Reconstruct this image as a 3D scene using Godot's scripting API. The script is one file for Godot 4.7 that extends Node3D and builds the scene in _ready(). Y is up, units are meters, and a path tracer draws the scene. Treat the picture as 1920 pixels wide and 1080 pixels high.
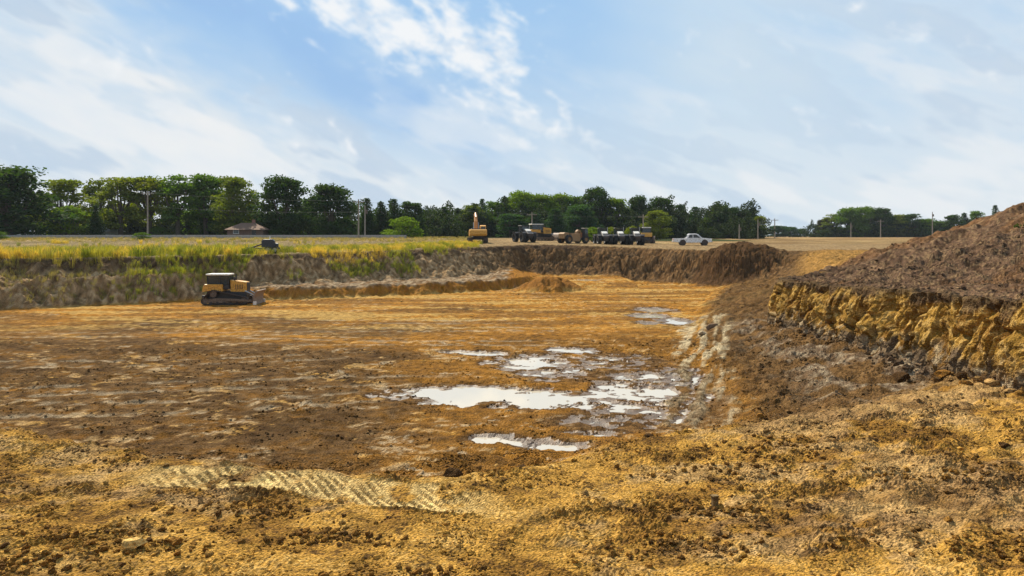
extends Node3D
# An excavated pit seen from the top of a spoil heap. y = 0 is the pit floor's water level, the eye is 6.7 m above it, the view runs along -z.
# "d" below is the distance -z in metres.

const EYE := 6.7
var rng := RandomNumberGenerator.new()
var n_coarse := FastNoiseLite.new()
var n_mid := FastNoiseLite.new()
var n_fine := FastNoiseLite.new()
var n_cell := FastNoiseLite.new()
var n_ridge := FastNoiseLite.new()
var used := {}
var M := {}

# ------------------------------------------------------------------ helpers
func numbered(called: String) -> String:
	if not used.has(called):
		used[called] = 0
		return called
	used[called] += 1
	return "%s_%03d" % [called, used[called]]

func tag(o: Node3D, label: String, category: String, group := "") -> Node3D:
	o.set_meta("label", label)
	o.set_meta("category", category)
	if group != "":
		o.set_meta("group", group)
	return o

func thing(called: String, label: String, category: String, at := Vector3.ZERO, turn := 0.0, group := "") -> Node3D:
	var o := Node3D.new()
	o.name = numbered(called)
	add_child(o)
	o.position = at
	o.rotation.y = turn
	return tag(o, label, category, group)

func part(called: String, mesh: Mesh, m: Material, parent: Node3D) -> MeshInstance3D:
	var o := MeshInstance3D.new()
	o.name = called
	o.mesh = mesh
	o.material_override = m
	parent.add_child(o, true)
	return o

func structure(called: String, mesh: Mesh, label: String, m: Material = null) -> MeshInstance3D:
	var o := MeshInstance3D.new()
	o.name = numbered(called)
	o.mesh = mesh
	if m:
		o.material_override = m
	o.set_meta("kind", "structure")
	o.set_meta("label", label)
	o.set_meta("category", called.replace("_", " "))
	add_child(o)
	return o

func copy_of(o: Node3D, label: String, at: Vector3, turn: float, size := Vector3.ONE) -> Node3D:
	var c: Node3D = o.duplicate()
	var stem := str(o.name)
	if stem.length() > 4 and stem[stem.length() - 4] == "_" and stem.substr(stem.length() - 3).is_valid_int():
		stem = stem.substr(0, stem.length() - 4)
	c.name = numbered(stem)
	add_child(c)
	c.position = at
	c.rotation = Vector3(0, turn, 0)
	c.scale = size
	c.set_meta("label", label)
	return c

func mat(r: float, g: float, b: float, rough := 0.8, metal := 0.0) -> StandardMaterial3D:
	var m := StandardMaterial3D.new()
	m.albedo_color = Color(r, g, b).linear_to_srgb()
	m.roughness = rough
	m.metallic = metal
	return m

func mb() -> SurfaceTool:
	var st := SurfaceTool.new()
	st.begin(Mesh.PRIMITIVE_TRIANGLES)
	return st

func tri(st: SurfaceTool, a: Vector3, b: Vector3, c: Vector3) -> void:
	var n := (c - a).cross(b - a).normalized()
	for p in [a, b, c]:
		st.set_normal(n)
		st.add_vertex(p)

func quad(st: SurfaceTool, a: Vector3, b: Vector3, c: Vector3, d: Vector3) -> void:
	tri(st, a, b, c)
	tri(st, a, c, d)

# a box with chamfered edges
func box(st: SurfaceTool, c: Vector3, s: Vector3, bevel := 0.03, turn := Basis.IDENTITY) -> void:
	var h := s * 0.5
	var e := minf(bevel, minf(h.x, minf(h.y, h.z)) * 0.6)
	var rings := [[-h.y, e], [-h.y + e, 0.0], [h.y - e, 0.0], [h.y, e]]
	var loops := []
	for r in rings:
		var a: float = h.x - r[1]
		var b: float = h.z - r[1]
		var k := e
		var y: float = r[0]
		var loop := []
		for p in [Vector3(-a + k, y, -b), Vector3(a - k, y, -b), Vector3(a, y, -b + k), Vector3(a, y, b - k), Vector3(a - k, y, b), Vector3(-a + k, y, b), Vector3(-a, y, b - k), Vector3(-a, y, -b + k)]:
			loop.append(c + turn * p)
		loops.append(loop)
	for i in 3:
		for j in 8:
			quad(st, loops[i][j], loops[i][(j + 1) % 8], loops[i + 1][(j + 1) % 8], loops[i + 1][j])
	for j in range(1, 7):
		tri(st, loops[3][0], loops[3][j], loops[3][j + 1])
		tri(st, loops[0][0], loops[0][j + 1], loops[0][j])

# a side outline in x, y extruded along z from z0 to z1, with a chamfer e
func prism(st: SurfaceTool, pts: PackedVector2Array, z0: float, z1: float, e := 0.03) -> void:
	var idx := Geometry2D.triangulate_polygon(pts)
	var inner := PackedVector2Array()
	var mid := Vector2.ZERO
	for p in pts:
		mid += p
	mid /= pts.size()
	for p in pts:
		inner.append(p + (mid - p).normalized() * e)
	for k in range(0, idx.size(), 3):
		for s in [[z0, 0], [z1, 1]]:
			var a := inner[idx[k]]
			var b := inner[idx[k + 1]]
			var c := inner[idx[k + 2]]
			var z: float = s[0]
			var va := Vector3(a.x, a.y, z)
			var vb := Vector3(b.x, b.y, z)
			var vc := Vector3(c.x, c.y, z)
			var front := (vc - va).cross(vb - va).z
			if (front > 0) == (s[1] == 1):
				tri(st, va, vb, vc)
			else:
				tri(st, va, vc, vb)
	var n := pts.size()
	var steps := [[inner, z0], [pts, z0 + e], [pts, z1 - e], [inner, z1]]
	for i in n:
		var j := (i + 1) % n
		for s in 3:
			var p: PackedVector2Array = steps[s][0]
			var q: PackedVector2Array = steps[s + 1][0]
			quad(st, Vector3(p[i].x, p[i].y, steps[s][1]), Vector3(q[i].x, q[i].y, steps[s + 1][1]), Vector3(q[j].x, q[j].y, steps[s + 1][1]), Vector3(p[j].x, p[j].y, steps[s][1]))

func tube(st: SurfaceTool, a: Vector3, b: Vector3, r0: float, r1: float, sides := 10, caps := true) -> void:
	var w := (b - a).normalized()
	var u := w.cross(Vector3.UP if absf(w.y) < 0.9 else Vector3.RIGHT).normalized()
	var v := w.cross(u)
	for i in sides:
		var t0 := TAU * i / sides
		var t1 := TAU * (i + 1) / sides
		var d0 := u * cos(t0) + v * sin(t0)
		var d1 := u * cos(t1) + v * sin(t1)
		for q in [[a + d0 * r0, d0], [b + d0 * r1, d0], [b + d1 * r1, d1], [a + d0 * r0, d0], [b + d1 * r1, d1], [a + d1 * r0, d1]]:
			st.set_normal(q[1])
			st.add_vertex(q[0])
		if caps:
			tri(st, a, a + d0 * r0, a + d1 * r0)
			tri(st, b, b + d1 * r1, b + d0 * r1)

# a wheel lying across z: outline of radius and half width, turned round z
func lathe_z(st: SurfaceTool, c: Vector3, prof: Array, sides := 20) -> void:
	for k in prof.size() - 1:
		var p: Vector2 = prof[k]
		var q: Vector2 = prof[k + 1]
		for i in sides:
			var t0 := TAU * i / sides
			var t1 := TAU * (i + 1) / sides
			var a := c + Vector3(cos(t0) * p.x, sin(t0) * p.x, p.y)
			var b := c + Vector3(cos(t0) * q.x, sin(t0) * q.x, q.y)
			var e := c + Vector3(cos(t1) * q.x, sin(t1) * q.x, q.y)
			var f := c + Vector3(cos(t1) * p.x, sin(t1) * p.x, p.y)
			quad(st, a, f, e, b)

func tyre_mesh(r: float, w: float, lugs := 18) -> Mesh:
	var st := mb()
	var h := w * 0.5
	lathe_z(st, Vector3.ZERO, [Vector2(r * 0.55, -h * 0.9), Vector2(r * 0.8, -h), Vector2(r * 0.95, -h * 0.85), Vector2(r, -h * 0.5), Vector2(r, h * 0.5), Vector2(r * 0.95, h * 0.85), Vector2(r * 0.8, h), Vector2(r * 0.55, h * 0.9)], 24)
	if lugs > 0:
		for i in lugs:
			for s in [-1, 1]:
				var t: float = TAU * (i + (0.5 if s > 0 else 0.0)) / lugs
				var turn := Basis(Vector3(0, 0, 1), t) * Basis(Vector3(1, 0, 0), 0.5 * s)
				box(st, Vector3(cos(t) * r, sin(t) * r, s * h * 0.5), Vector3(r * 0.1, r * 0.09, h * 0.95), 0.01, turn)
	return st.commit()

func rim_mesh(r: float, w: float) -> Mesh:
	var st := mb()
	var h := w * 0.5
	lathe_z(st, Vector3.ZERO, [Vector2(0.001, -h * 0.55), Vector2(r * 0.3, -h * 0.55), Vector2(r * 0.34, -h * 0.35), Vector2(r * 0.8, -h * 0.3), Vector2(r, -h * 0.92), Vector2(r, h * 0.92), Vector2(r * 0.8, h * 0.3), Vector2(r * 0.34, h * 0.35), Vector2(r * 0.3, h * 0.55), Vector2(0.001, h * 0.55)], 20)
	return st.commit()

func wheel(parent: Node3D, at: Vector3, r: float, w: float, rim_material: Material, lugs := 18) -> void:
	var o := Node3D.new()
	o.name = "wheel"
	parent.add_child(o, true)
	o.position = at
	var key := "tyre%.2f%.2f%d" % [r, w, lugs]
	if not M.has(key):
		M[key] = tyre_mesh(r, w, lugs)
		M[key + "rim"] = rim_mesh(r * 0.57, w)
	part("tyre", M[key], M.rubber, o)
	part("rim", M[key + "rim"], rim_material, o)

func noise(seed_: int, type: int, freq: float, octaves: int) -> FastNoiseLite:
	var n := FastNoiseLite.new()
	n.seed = seed_
	n.noise_type = type
	n.frequency = freq
	n.fractal_octaves = octaves
	n.fractal_type = FastNoiseLite.FRACTAL_FBM if octaves > 1 else FastNoiseLite.FRACTAL_NONE
	return n

func noise_texture(n: FastNoiseLite, size: int, stops: Array, strength := 0.0) -> NoiseTexture2D:
	var t := NoiseTexture2D.new()
	t.width = size
	t.height = size
	t.seamless = true
	t.noise = n
	if stops.size():
		var g := Gradient.new()
		var offs := PackedFloat32Array()
		var cols := PackedColorArray()
		for s in stops:
			offs.append(s[0])
			cols.append(s[1])
		g.offsets = offs
		g.colors = cols
		t.color_ramp = g
	if strength > 0.0:
		t.as_normal_map = true
		t.bump_strength = strength
	return t

func grey(v: float) -> Color:
	return Color(v, v, v)

# tables: value at a position, between listed points
func lut(points: Array, from: float, step: float, count: int) -> PackedFloat32Array:
	var out := PackedFloat32Array()
	for i in count:
		var x := from + i * step
		var v: float = points[0][1]
		for k in points.size() - 1:
			var a: float = points[k][0]
			var b: float = points[k + 1][0]
			if x >= a and x <= b:
				v = lerpf(points[k][1], points[k + 1][1], (x - a) / (b - a))
				break
			if x > b:
				v = points[k + 1][1]
		out.append(v)
	return out

func at(table: PackedFloat32Array, x: float, from: float) -> float:
	var p := clampf((x - from) * 2.0, 0.0, table.size() - 1.001)
	var i := int(p)
	return table[i] + (table[i + 1] - table[i]) * (p - i)

# ------------------------------------------------------------------ the lie of the land
var T_TOE: PackedFloat32Array      # far wall, by x
var T_RIM: PackedFloat32Array
var T_TER: PackedFloat32Array
var T_NEAR: PackedFloat32Array     # edge of the near bench, by x
var T_XTOE: PackedFloat32Array     # foot of the right slope, by d
var T_XC: PackedFloat32Array       # the cliff line, by d
var puddles := [
	# x, d, radius across, radius along, turn, depth
	[-1.5, 33.2, 2.5, 1.4, 0.0, 0.15], [1.8, 31.8, 2.3, 1.2, 0.15, 0.125], [-3.7, 34.0, 0.9, 0.6, 0.0, 0.11],
	[0.9, 41.9, 1.5, 1.7, 0.2, 0.11], [-1.7, 44.8, 1.2, 0.8, 0.0, 0.11], [-3.2, 45.3, 0.8, 0.5, 0.0, 0.1], [3.4, 45.8, 1.0, 1.1, 0.0, 0.11],
	[3.6, 40.0, 1.0, 1.0, 0.2, 0.08], [5.4, 37.6, 1.3, 1.1, 0.2, 0.085], [4.6, 34.6, 0.7, 1.8, 0.1, 0.11], [6.2, 34.0, 1.2, 0.9, 0.0, 0.09], [4.6, 30.6, 1.3, 1.3, 0.0, 0.09], [5.5, 32.2, 0.8, 0.8, 0.0, 0.09],
	[-0.7, 25.9, 0.7, 0.45, 0.0, 0.13], [1.2, 25.0, 1.0, 0.5, 0.25, 0.13], [0.4, 25.6, 0.9, 0.35, 0.0, 0.1], [2.8, 26.6, 0.9, 0.4, 0.0, 0.09],
	[12.6, 61.5, 1.1, 2.2, 0.0, 0.13], [11.4, 66.0, 1.2, 1.6, 0.0, 0.12], [12.8, 71.5, 1.4, 1.8, 0.0, 0.12], [10.3, 60.5, 0.8, 1.1, 0.0, 0.09],
	[5.4, 29.4, 1.8, 1.8, 0.2, 0.075], [6.6, 31.8, 1.6, 2.2, 0.2, 0.07], [7.2, 36.4, 1.5, 2.6, 0.2, 0.07], [3.4, 28.4, 1.6, 1.0, 0.2, 0.075], [2.4, 38.4, 1.6, 1.6, 0.2, 0.06], [5.6, 41.5, 1.6, 2.0, 0.2, 0.06]
]
var wet := 0.0
var rut := 0.0
var ridge := 0.0
var ruts := [[-20.0, 40.0, 0.012, 0.12], [-14.0, 34.0, -0.01, 0.2], [-8.0, 48.0, 0.006, -0.06], [-24.0, 52.0, 0.004, 0.05], [-16.0, 29.0, 0.014, 0.1], [-4.0, 55.0, -0.004, 0.03], [-10.0, 60.0, 0.002, -0.03]]
var up := 0.0       # 0 on the floor, 1 on the upper ground
var wallness := 0.0
var bench := 0.0
var near := 0.0
var terrace := 0.0
var heap := 0.0
var rightness := 0.0
var tread := 0.0
var churned := -1.0
var fold := 0.0

func prepare_land() -> void:
	T_TOE = lut([[-400, 50], [-80, 60], [-60, 64], [-47, 68.5], [-38, 76], [-31, 81.5], [-27, 85.5], [-20, 91], [-12, 98], [-5, 106], [2, 116], [10, 116], [20, 111], [28, 103], [34, 98], [45, 97], [400, 97]], -120, 0.5, 480)
	T_RIM = lut([[-400, 58], [-80, 68], [-60, 71.5], [-47, 75.5], [-38, 82], [-31, 86.5], [-27, 90], [-20, 97.5], [-12, 106], [-5, 114], [2, 123.5], [10, 124.5], [20, 120], [28, 110], [34, 106], [45, 105], [400, 105]], -120, 0.5, 480)
	T_TER = lut([[-60, 76], [-32, 79.6], [-27, 80.8], [-20, 83], [-12, 87.5], [-5, 93], [0, 98], [6, 106], [12, 112], [60, 120]], -120, 0.5, 480)
	T_NEAR = lut([[-120, 34], [-40, 31], [-22, 26.5], [-15.4, 23.9], [-9, 20.8], [-4, 19.2], [-1.2, 18.9], [1.2, 19.8], [4, 22.0], [5.8, 22.6], [9, 23.4], [12, 24.4], [15.4, 26], [20, 28], [120, 28]], -120, 0.5, 480)
	T_XTOE = lut([[0, 5], [20, 4], [25, 5.2], [31, 7.4], [38, 9.0], [50, 11.0], [60, 13.5], [75, 17.5], [100, 26], [140, 40]], 0, 0.5, 300)
	T_XC = lut([[0, 18.5], [17, 17.7], [27, 17.5], [40, 17.3], [48, 17.0], [51, 17.2], [53, 18.2], [55, 19.6], [60, 21], [75, 25], [100, 34], [120, 44], [300, 60]], 0, 0.5, 400)
	n_coarse = noise(11, FastNoiseLite.TYPE_SIMPLEX_SMOOTH, 1.0, 3)
	n_mid = noise(23, FastNoiseLite.TYPE_SIMPLEX_SMOOTH, 1.0, 3)
	n_fine = noise(37, FastNoiseLite.TYPE_SIMPLEX, 1.0, 2)
	n_cell = noise(41, FastNoiseLite.TYPE_CELLULAR, 1.0, 1)
	n_cell.cellular_return_type = FastNoiseLite.RETURN_DISTANCE
	n_ridge = noise(53, FastNoiseLite.TYPE_SIMPLEX_SMOOTH, 1.0, 3)
	n_ridge.fractal_type = FastNoiseLite.FRACTAL_RIDGED

func grade(x: float, d: float) -> float:
	var right := smoothstep(2.0, 24.0, x)
	return 4.55 + smoothstep(75.0, 172.0, d) * lerpf(1.75, 0.95, right) + 0.7 * right * smoothstep(165.0, 280.0, d)

# height of the ground; detail: 0 = bare form, 1 = lumps, 2 = lumps and clods
func ground(x: float, d: float, detail := 1) -> float:
	var toe := at(T_TOE, x, -120)
	var rim := at(T_RIM, x, -120)
	var wob := n_coarse.get_noise_2d(x * 0.11, d * 0.11)
	var wob2 := n_coarse.get_noise_2d(x * 0.37 + 60.0, d * 0.37)
	var dd := d + wob * 1.2 + wob2 * 0.9
	var g := grade(x, d)
	var f := clampf((dd - toe) / (rim - toe), 0.0, 1.0)
	var far_wall := f
	# floor
	var fl := 0.09 + wob * 0.05
	terrace = 0.0
	if d > 74.0 and x > -34.0 and x < 16.0:
		var edge := at(T_TER, x, -120)
		terrace = smoothstep(0.0, 1.9, dd - edge) * smoothstep(-33.0, -28.0, x) * (1.0 - smoothstep(-2.0, 6.0, x))
		fl += terrace * (1.25 + 0.3 * wob2)
		var mx := (x - 4.6) / 5.6
		var md := (dd - 95.5) / 3.2
		var mq := mx * mx + md * md
		if mq < 1.0:
			heap = (1.0 - mq) * (1.0 - mq)
			fl += heap * 1.75
		else:
			heap = 0.0
		if d > 96.0 and x > -4.0:
			fl += 0.75 * smoothstep(97.0, 103.0, d) * smoothstep(-4.0, 0.0, x)
			for q in [[3.0, 112.5, 3.2, 3.0], [10.6, 106.5, 3.0, 2.2]]:
				var ux: float = (x - q[0]) / q[2]
				var ud: float = (d - q[1]) / q[3]
				fl -= 0.16 * (1.0 - smoothstep(0.3, 1.3, sqrt(ux * ux + ud * ud) + wob2 * 0.5))
	else:
		heap = 0.0
	# foot of the right slope, up to the cliff
	var xt := at(T_XTOE, d, 0.0)
	var xc := at(T_XC, d, 0.0)
	rightness = clampf((x + wob2 * 0.8 - xt) / maxf(xc - xt, 1.0), 0.0, 1.0)
	var low := maxf(fl, fl + rightness * (1.45 + wob2 * 0.25))
	# near bench
	var nb := at(T_NEAR, x, -120)
	var steep := lerpf(0.9, 4.2, smoothstep(-3.0, 3.0, x))
	var nd := d + wob2 * 0.5
	near = 1.0 - smoothstep(0.0, steep, nd - nb)
	var crest := 0.0
	if x < 2.0:
		crest = 0.16 * exp(-(nd - nb + 0.5) * (nd - nb + 0.5) * 1.6) * (1.0 - smoothstep(-2.0, 2.0, x))
	var nh := 0.76 + 0.05 * maxf(x - 1.0, 0.0) + wob * 0.12 + crest
	if d < 12.0:
		nh += (12.0 - d) * (12.0 - d) * 0.035 * (1.0 - smoothstep(6.0, 22.0, absf(x)))
	low = maxf(low, lerpf(low, nh, near))
	# puddles
	wet = 0.0
	if d > 22.0 and d < 78.0 and x > -9.0 and x < 17.0:
		var dip := 0.0
		for p in puddles:
			var ax: float = x - p[0]
			var ad: float = d - p[1]
			if absf(ax) < 6.0 and absf(ad) < 6.0:
				var bx: float = (ax - ad * p[4]) / p[2]
				var bd: float = (ad + ax * p[4] * 0.4) / p[3]
				var q := bx * bx + bd * bd
				if q < 4.0:
					var s := 1.0 - smoothstep(0.35, 2.0, sqrt(q) + wob2 * 0.35)
					dip = maxf(dip, s * p[5])
					wet = maxf(wet, s)
		low -= dip * 1.25
	# far wall: two slopes with a small ledge on the left
	var prof := f
	if x < -29.0:
		prof = lerpf(f, 0.62 * smoothstep(0.0, 0.55, f) + 0.38 * smoothstep(0.62, 1.0, f), smoothstep(-29.0, -36.0, x))
	else:
		prof = smoothstep(0.0, 1.0, f) * 0.6 + f * 0.4
	var h := lerpf(low, g, prof)
	# right bench behind the cliff, with the spoil mound
	var w := lerpf(0.9, 7.5, smoothstep(51.0, 62.0, d))
	var x0 := lerpf(0.45, -1.5, smoothstep(51.0, 62.0, d))
	var r := clampf((x + wob2 * 0.3 - xc - x0) / w, 0.0, 1.0)
	bench = 0.0
	if r > 0.0 and d < 125.0:
		var mx2 := x - 40.5
		var md2 := d - 52.0
		var q2 := sqrt(mx2 * mx2 + md2 * md2 * 0.9) / 21.0 + wob * 0.04
		var mound := 0.0
		if q2 < 1.0:
			mound = 7.2 * pow(1.0 - q2, 1.3)
		bench = smoothstep(0.0, 1.0, r) * (1.0 - smoothstep(104.0, 118.0, d))
		if mound > 0.0:
			# dumped lobes
			mound += (n_ridge.get_noise_2d(x * 0.16 + 7.0, d * 0.16) - 0.35) * 0.3 * minf(1.0, mound) + wob2 * 0.2
		var top := lerpf(lerpf(4.5, 3.95, smoothstep(26.0, 48.0, d)), g, smoothstep(56.0, 108.0, d)) + mound + wob2 * 0.22 + wob * 0.2
		h = lerpf(h, top, bench)
	# heap of spoil standing on the far corner
	var sx := (x - 30.5) / 6.4
	var sd := (d - 106.5) / 4.6
	var sq := sx * sx + sd * sd + wob2 * 0.35
	if sq < 1.0:
		var lift := (1.0 - sq) * (1.0 - sq * 0.4) * 1.15
		h += lift
		heap = maxf(heap, clampf((1.0 - sq) * 2.0, 0.0, 1.0))
	up = maxf(f, bench)
	wallness = 4.0 * prof * (1.0 - prof) * (1.0 - bench)
	tread = 0.0
	fold = wob2
	if detail == 0:
		return h
	# lumps
	var m := n_mid.get_noise_2d(x * 0.85, d * 0.85)
	var flatland := (1.0 - far_wall) * (1.0 - bench)
	var amp := 0.06 + 0.075 * smoothstep(-0.1, 0.4, n_coarse.get_noise_2d(x * 0.07 + 9.0, d * 0.16 - 4.0))
	amp = lerpf(amp, 0.075, near)
	amp = lerpf(amp, 0.16, bench)
	amp = lerpf(amp, 0.19, smoothstep(0.0, 0.3, rightness) * flatland)
	amp = lerpf(amp, 0.22, wallness)
	amp = lerpf(amp, 0.2, heap)
	if far_wall >= 1.0:
		amp = 0.07
	if wet > 0.1:
		amp = clampf(amp, 0.085, 0.1)
	h += m * amp
	if wallness > 0.05:
		# rills running down the bank, leaning to one side
		var rill := n_ridge.get_noise_2d((x + h * 0.75) * 0.42, (d - x * 0.3) * 0.05 + h * 0.07)
		h += (rill - 0.3) * 0.4 * wallness
		h += n_mid.get_noise_2d((x + h * 0.6) * 2.1, d * 0.7 + h * 0.5) * 0.2 * wallness
	# track of a crawler across the near bench
	if near > 0.6 and x > -12.0 and x < 1.0 and d < 22.0 and d > 15.0:
		var line := 19.9 + (x + 9.5) * (-0.235)
		for k in 1:
			var off := d - (line - 0.35 - k * 1.15 + 0.1 * sin(x * 0.9 + k))
			var band := (1.0 - smoothstep(0.56, 0.7, absf(off) + wob2 * 0.12)) * smoothstep(-10.2, -7.6, x) * (1.0 - smoothstep(-1.6, 0.2, x))
			if band > 0.0:
				var ph := (x + off * 0.85) / 0.3
				var lug := absf(ph - floorf(ph) - 0.5) * 2.0
				var torn := smoothstep(-0.45, 0.05, n_mid.get_noise_2d(x * 0.8 + 40.0, d * 0.8) + n_fine.get_noise_2d(x * 2.0, d * 2.0) * 0.2)
				h = lerpf(h, h * 0.15 + (nh - 0.02) * 0.85, band * torn)
				h -= smoothstep(0.62, 0.78, lug) * 0.075 * (1.0 - smoothstep(0.5, 0.62, absf(off))) * band * torn * smoothstep(-0.4, 0.1, m)
				h += 0.05 * exp(-pow((absf(off) - 0.72) / 0.09, 2.0)) * torn * smoothstep(-10.2, -7.6, x) * (1.0 - smoothstep(-1.6, 0.2, x))
				tread = maxf(tread, band * torn)
	# pale mud squeezed up in ridges along the foot of the right slope
	ridge = 0.0
	if d > 24.0 and d < 67.0 and x > 3.0 and x < 19.0:
		var bx := (x - (6.1 + (d - 26.0) * 0.25) + wob2 * 0.9) / (1.0 + (d - 26.0) * 0.022)
		var rb := exp(-bx * bx) * smoothstep(24.5, 28.0, d) * (1.0 - smoothstep(58.0, 66.0, d))
		if rb > 0.02:
			var st := n_mid.get_noise_2d((x * 0.955 - d * 0.295) * 1.15 + 3.0, (x * 0.295 + d * 0.955) * 0.09 + 20.0)
			h += st * 0.16 * rb + 0.03 * rb
			ridge = smoothstep(0.15, 0.5, rb) * smoothstep(-0.12, 0.12, st + m * 0.12) * smoothstep(-0.6, -0.1, n_coarse.get_noise_2d(x * 0.3 + 15.0, d * 0.22))
	churned = -1.0
	rut = 0.0
	if near < 0.3 and up < 0.05 and d < 66.0 and x < 3.0 and rightness < 0.1 and wet < 0.2:
		# tracks that machines left across the floor
		for q in ruts:
			var ox: float = x - q[0]
			if absf(ox) > 13.0:
				continue
			var line: float = d - (q[1] + ox * ox * q[2] + ox * q[3])
			for k in 2:
				var o2 := absf(line - k * 2.1)
				if o2 < 0.45:
					var got := (1.0 - smoothstep(0.2, 0.45, o2)) * (1.0 - smoothstep(8.0, 13.0, absf(ox))) * smoothstep(-0.3, 0.2, m + wob2)
					rut = maxf(rut, got)
		h -= rut * 0.05
	if detail >= 2:
		var fine := n_fine.get_noise_2d(x * 6.0, d * 6.0)
		var rough := lerpf(0.022, 0.036, maxf(near, maxf(bench, rightness)))
		rough *= 0.6 + 0.8 * smoothstep(-0.3, 0.4, m + wob2)
		churned = n_mid.get_noise_2d(x * 0.3 + 21.0, d * 0.5 + 77.0) - 0.14
		rough *= 1.0 + 0.35 * smoothstep(0.0, 0.2, churned)
		rough *= 1.0 - 0.8 * tread
		rough *= 1.0 + 0.2 * smoothstep(0.2, 0.6, wet)
		rough *= lerpf(0.35, 1.0, smoothstep(-0.25, 0.3, n_coarse.get_noise_2d(x * 0.2 + 70.0, d * 0.3)))
		# rounded crumbs with creases between them
		h += (absf(fine) * 1.0 - 0.2 + fine * 0.25) * rough
		var c := n_cell.get_noise_2d(x * 4.6 + fine * 0.3, d * 4.6)
		h += maxf(0.0, -0.42 - c) * rough * 3.0 * smoothstep(-0.15, 0.35, wob2 + m * 0.6)
	return h

# linear base colours of the soils
const YELLOW := Color(0.62, 0.34, 0.07)
const PALE := Color(0.78, 0.51, 0.17)
const ORANGE := Color(0.52, 0.235, 0.035)
const BROWN := Color(0.27, 0.13, 0.028)
const DARK := Color(0.085, 0.046, 0.018)
const GREYSOIL := Color(0.23, 0.155, 0.095)
const GREYMUD := Color(0.50, 0.40, 0.26)
const TOPSOIL := Color(0.085, 0.053, 0.032)
const CREAM := Color(0.60, 0.49, 0.30)

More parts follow.
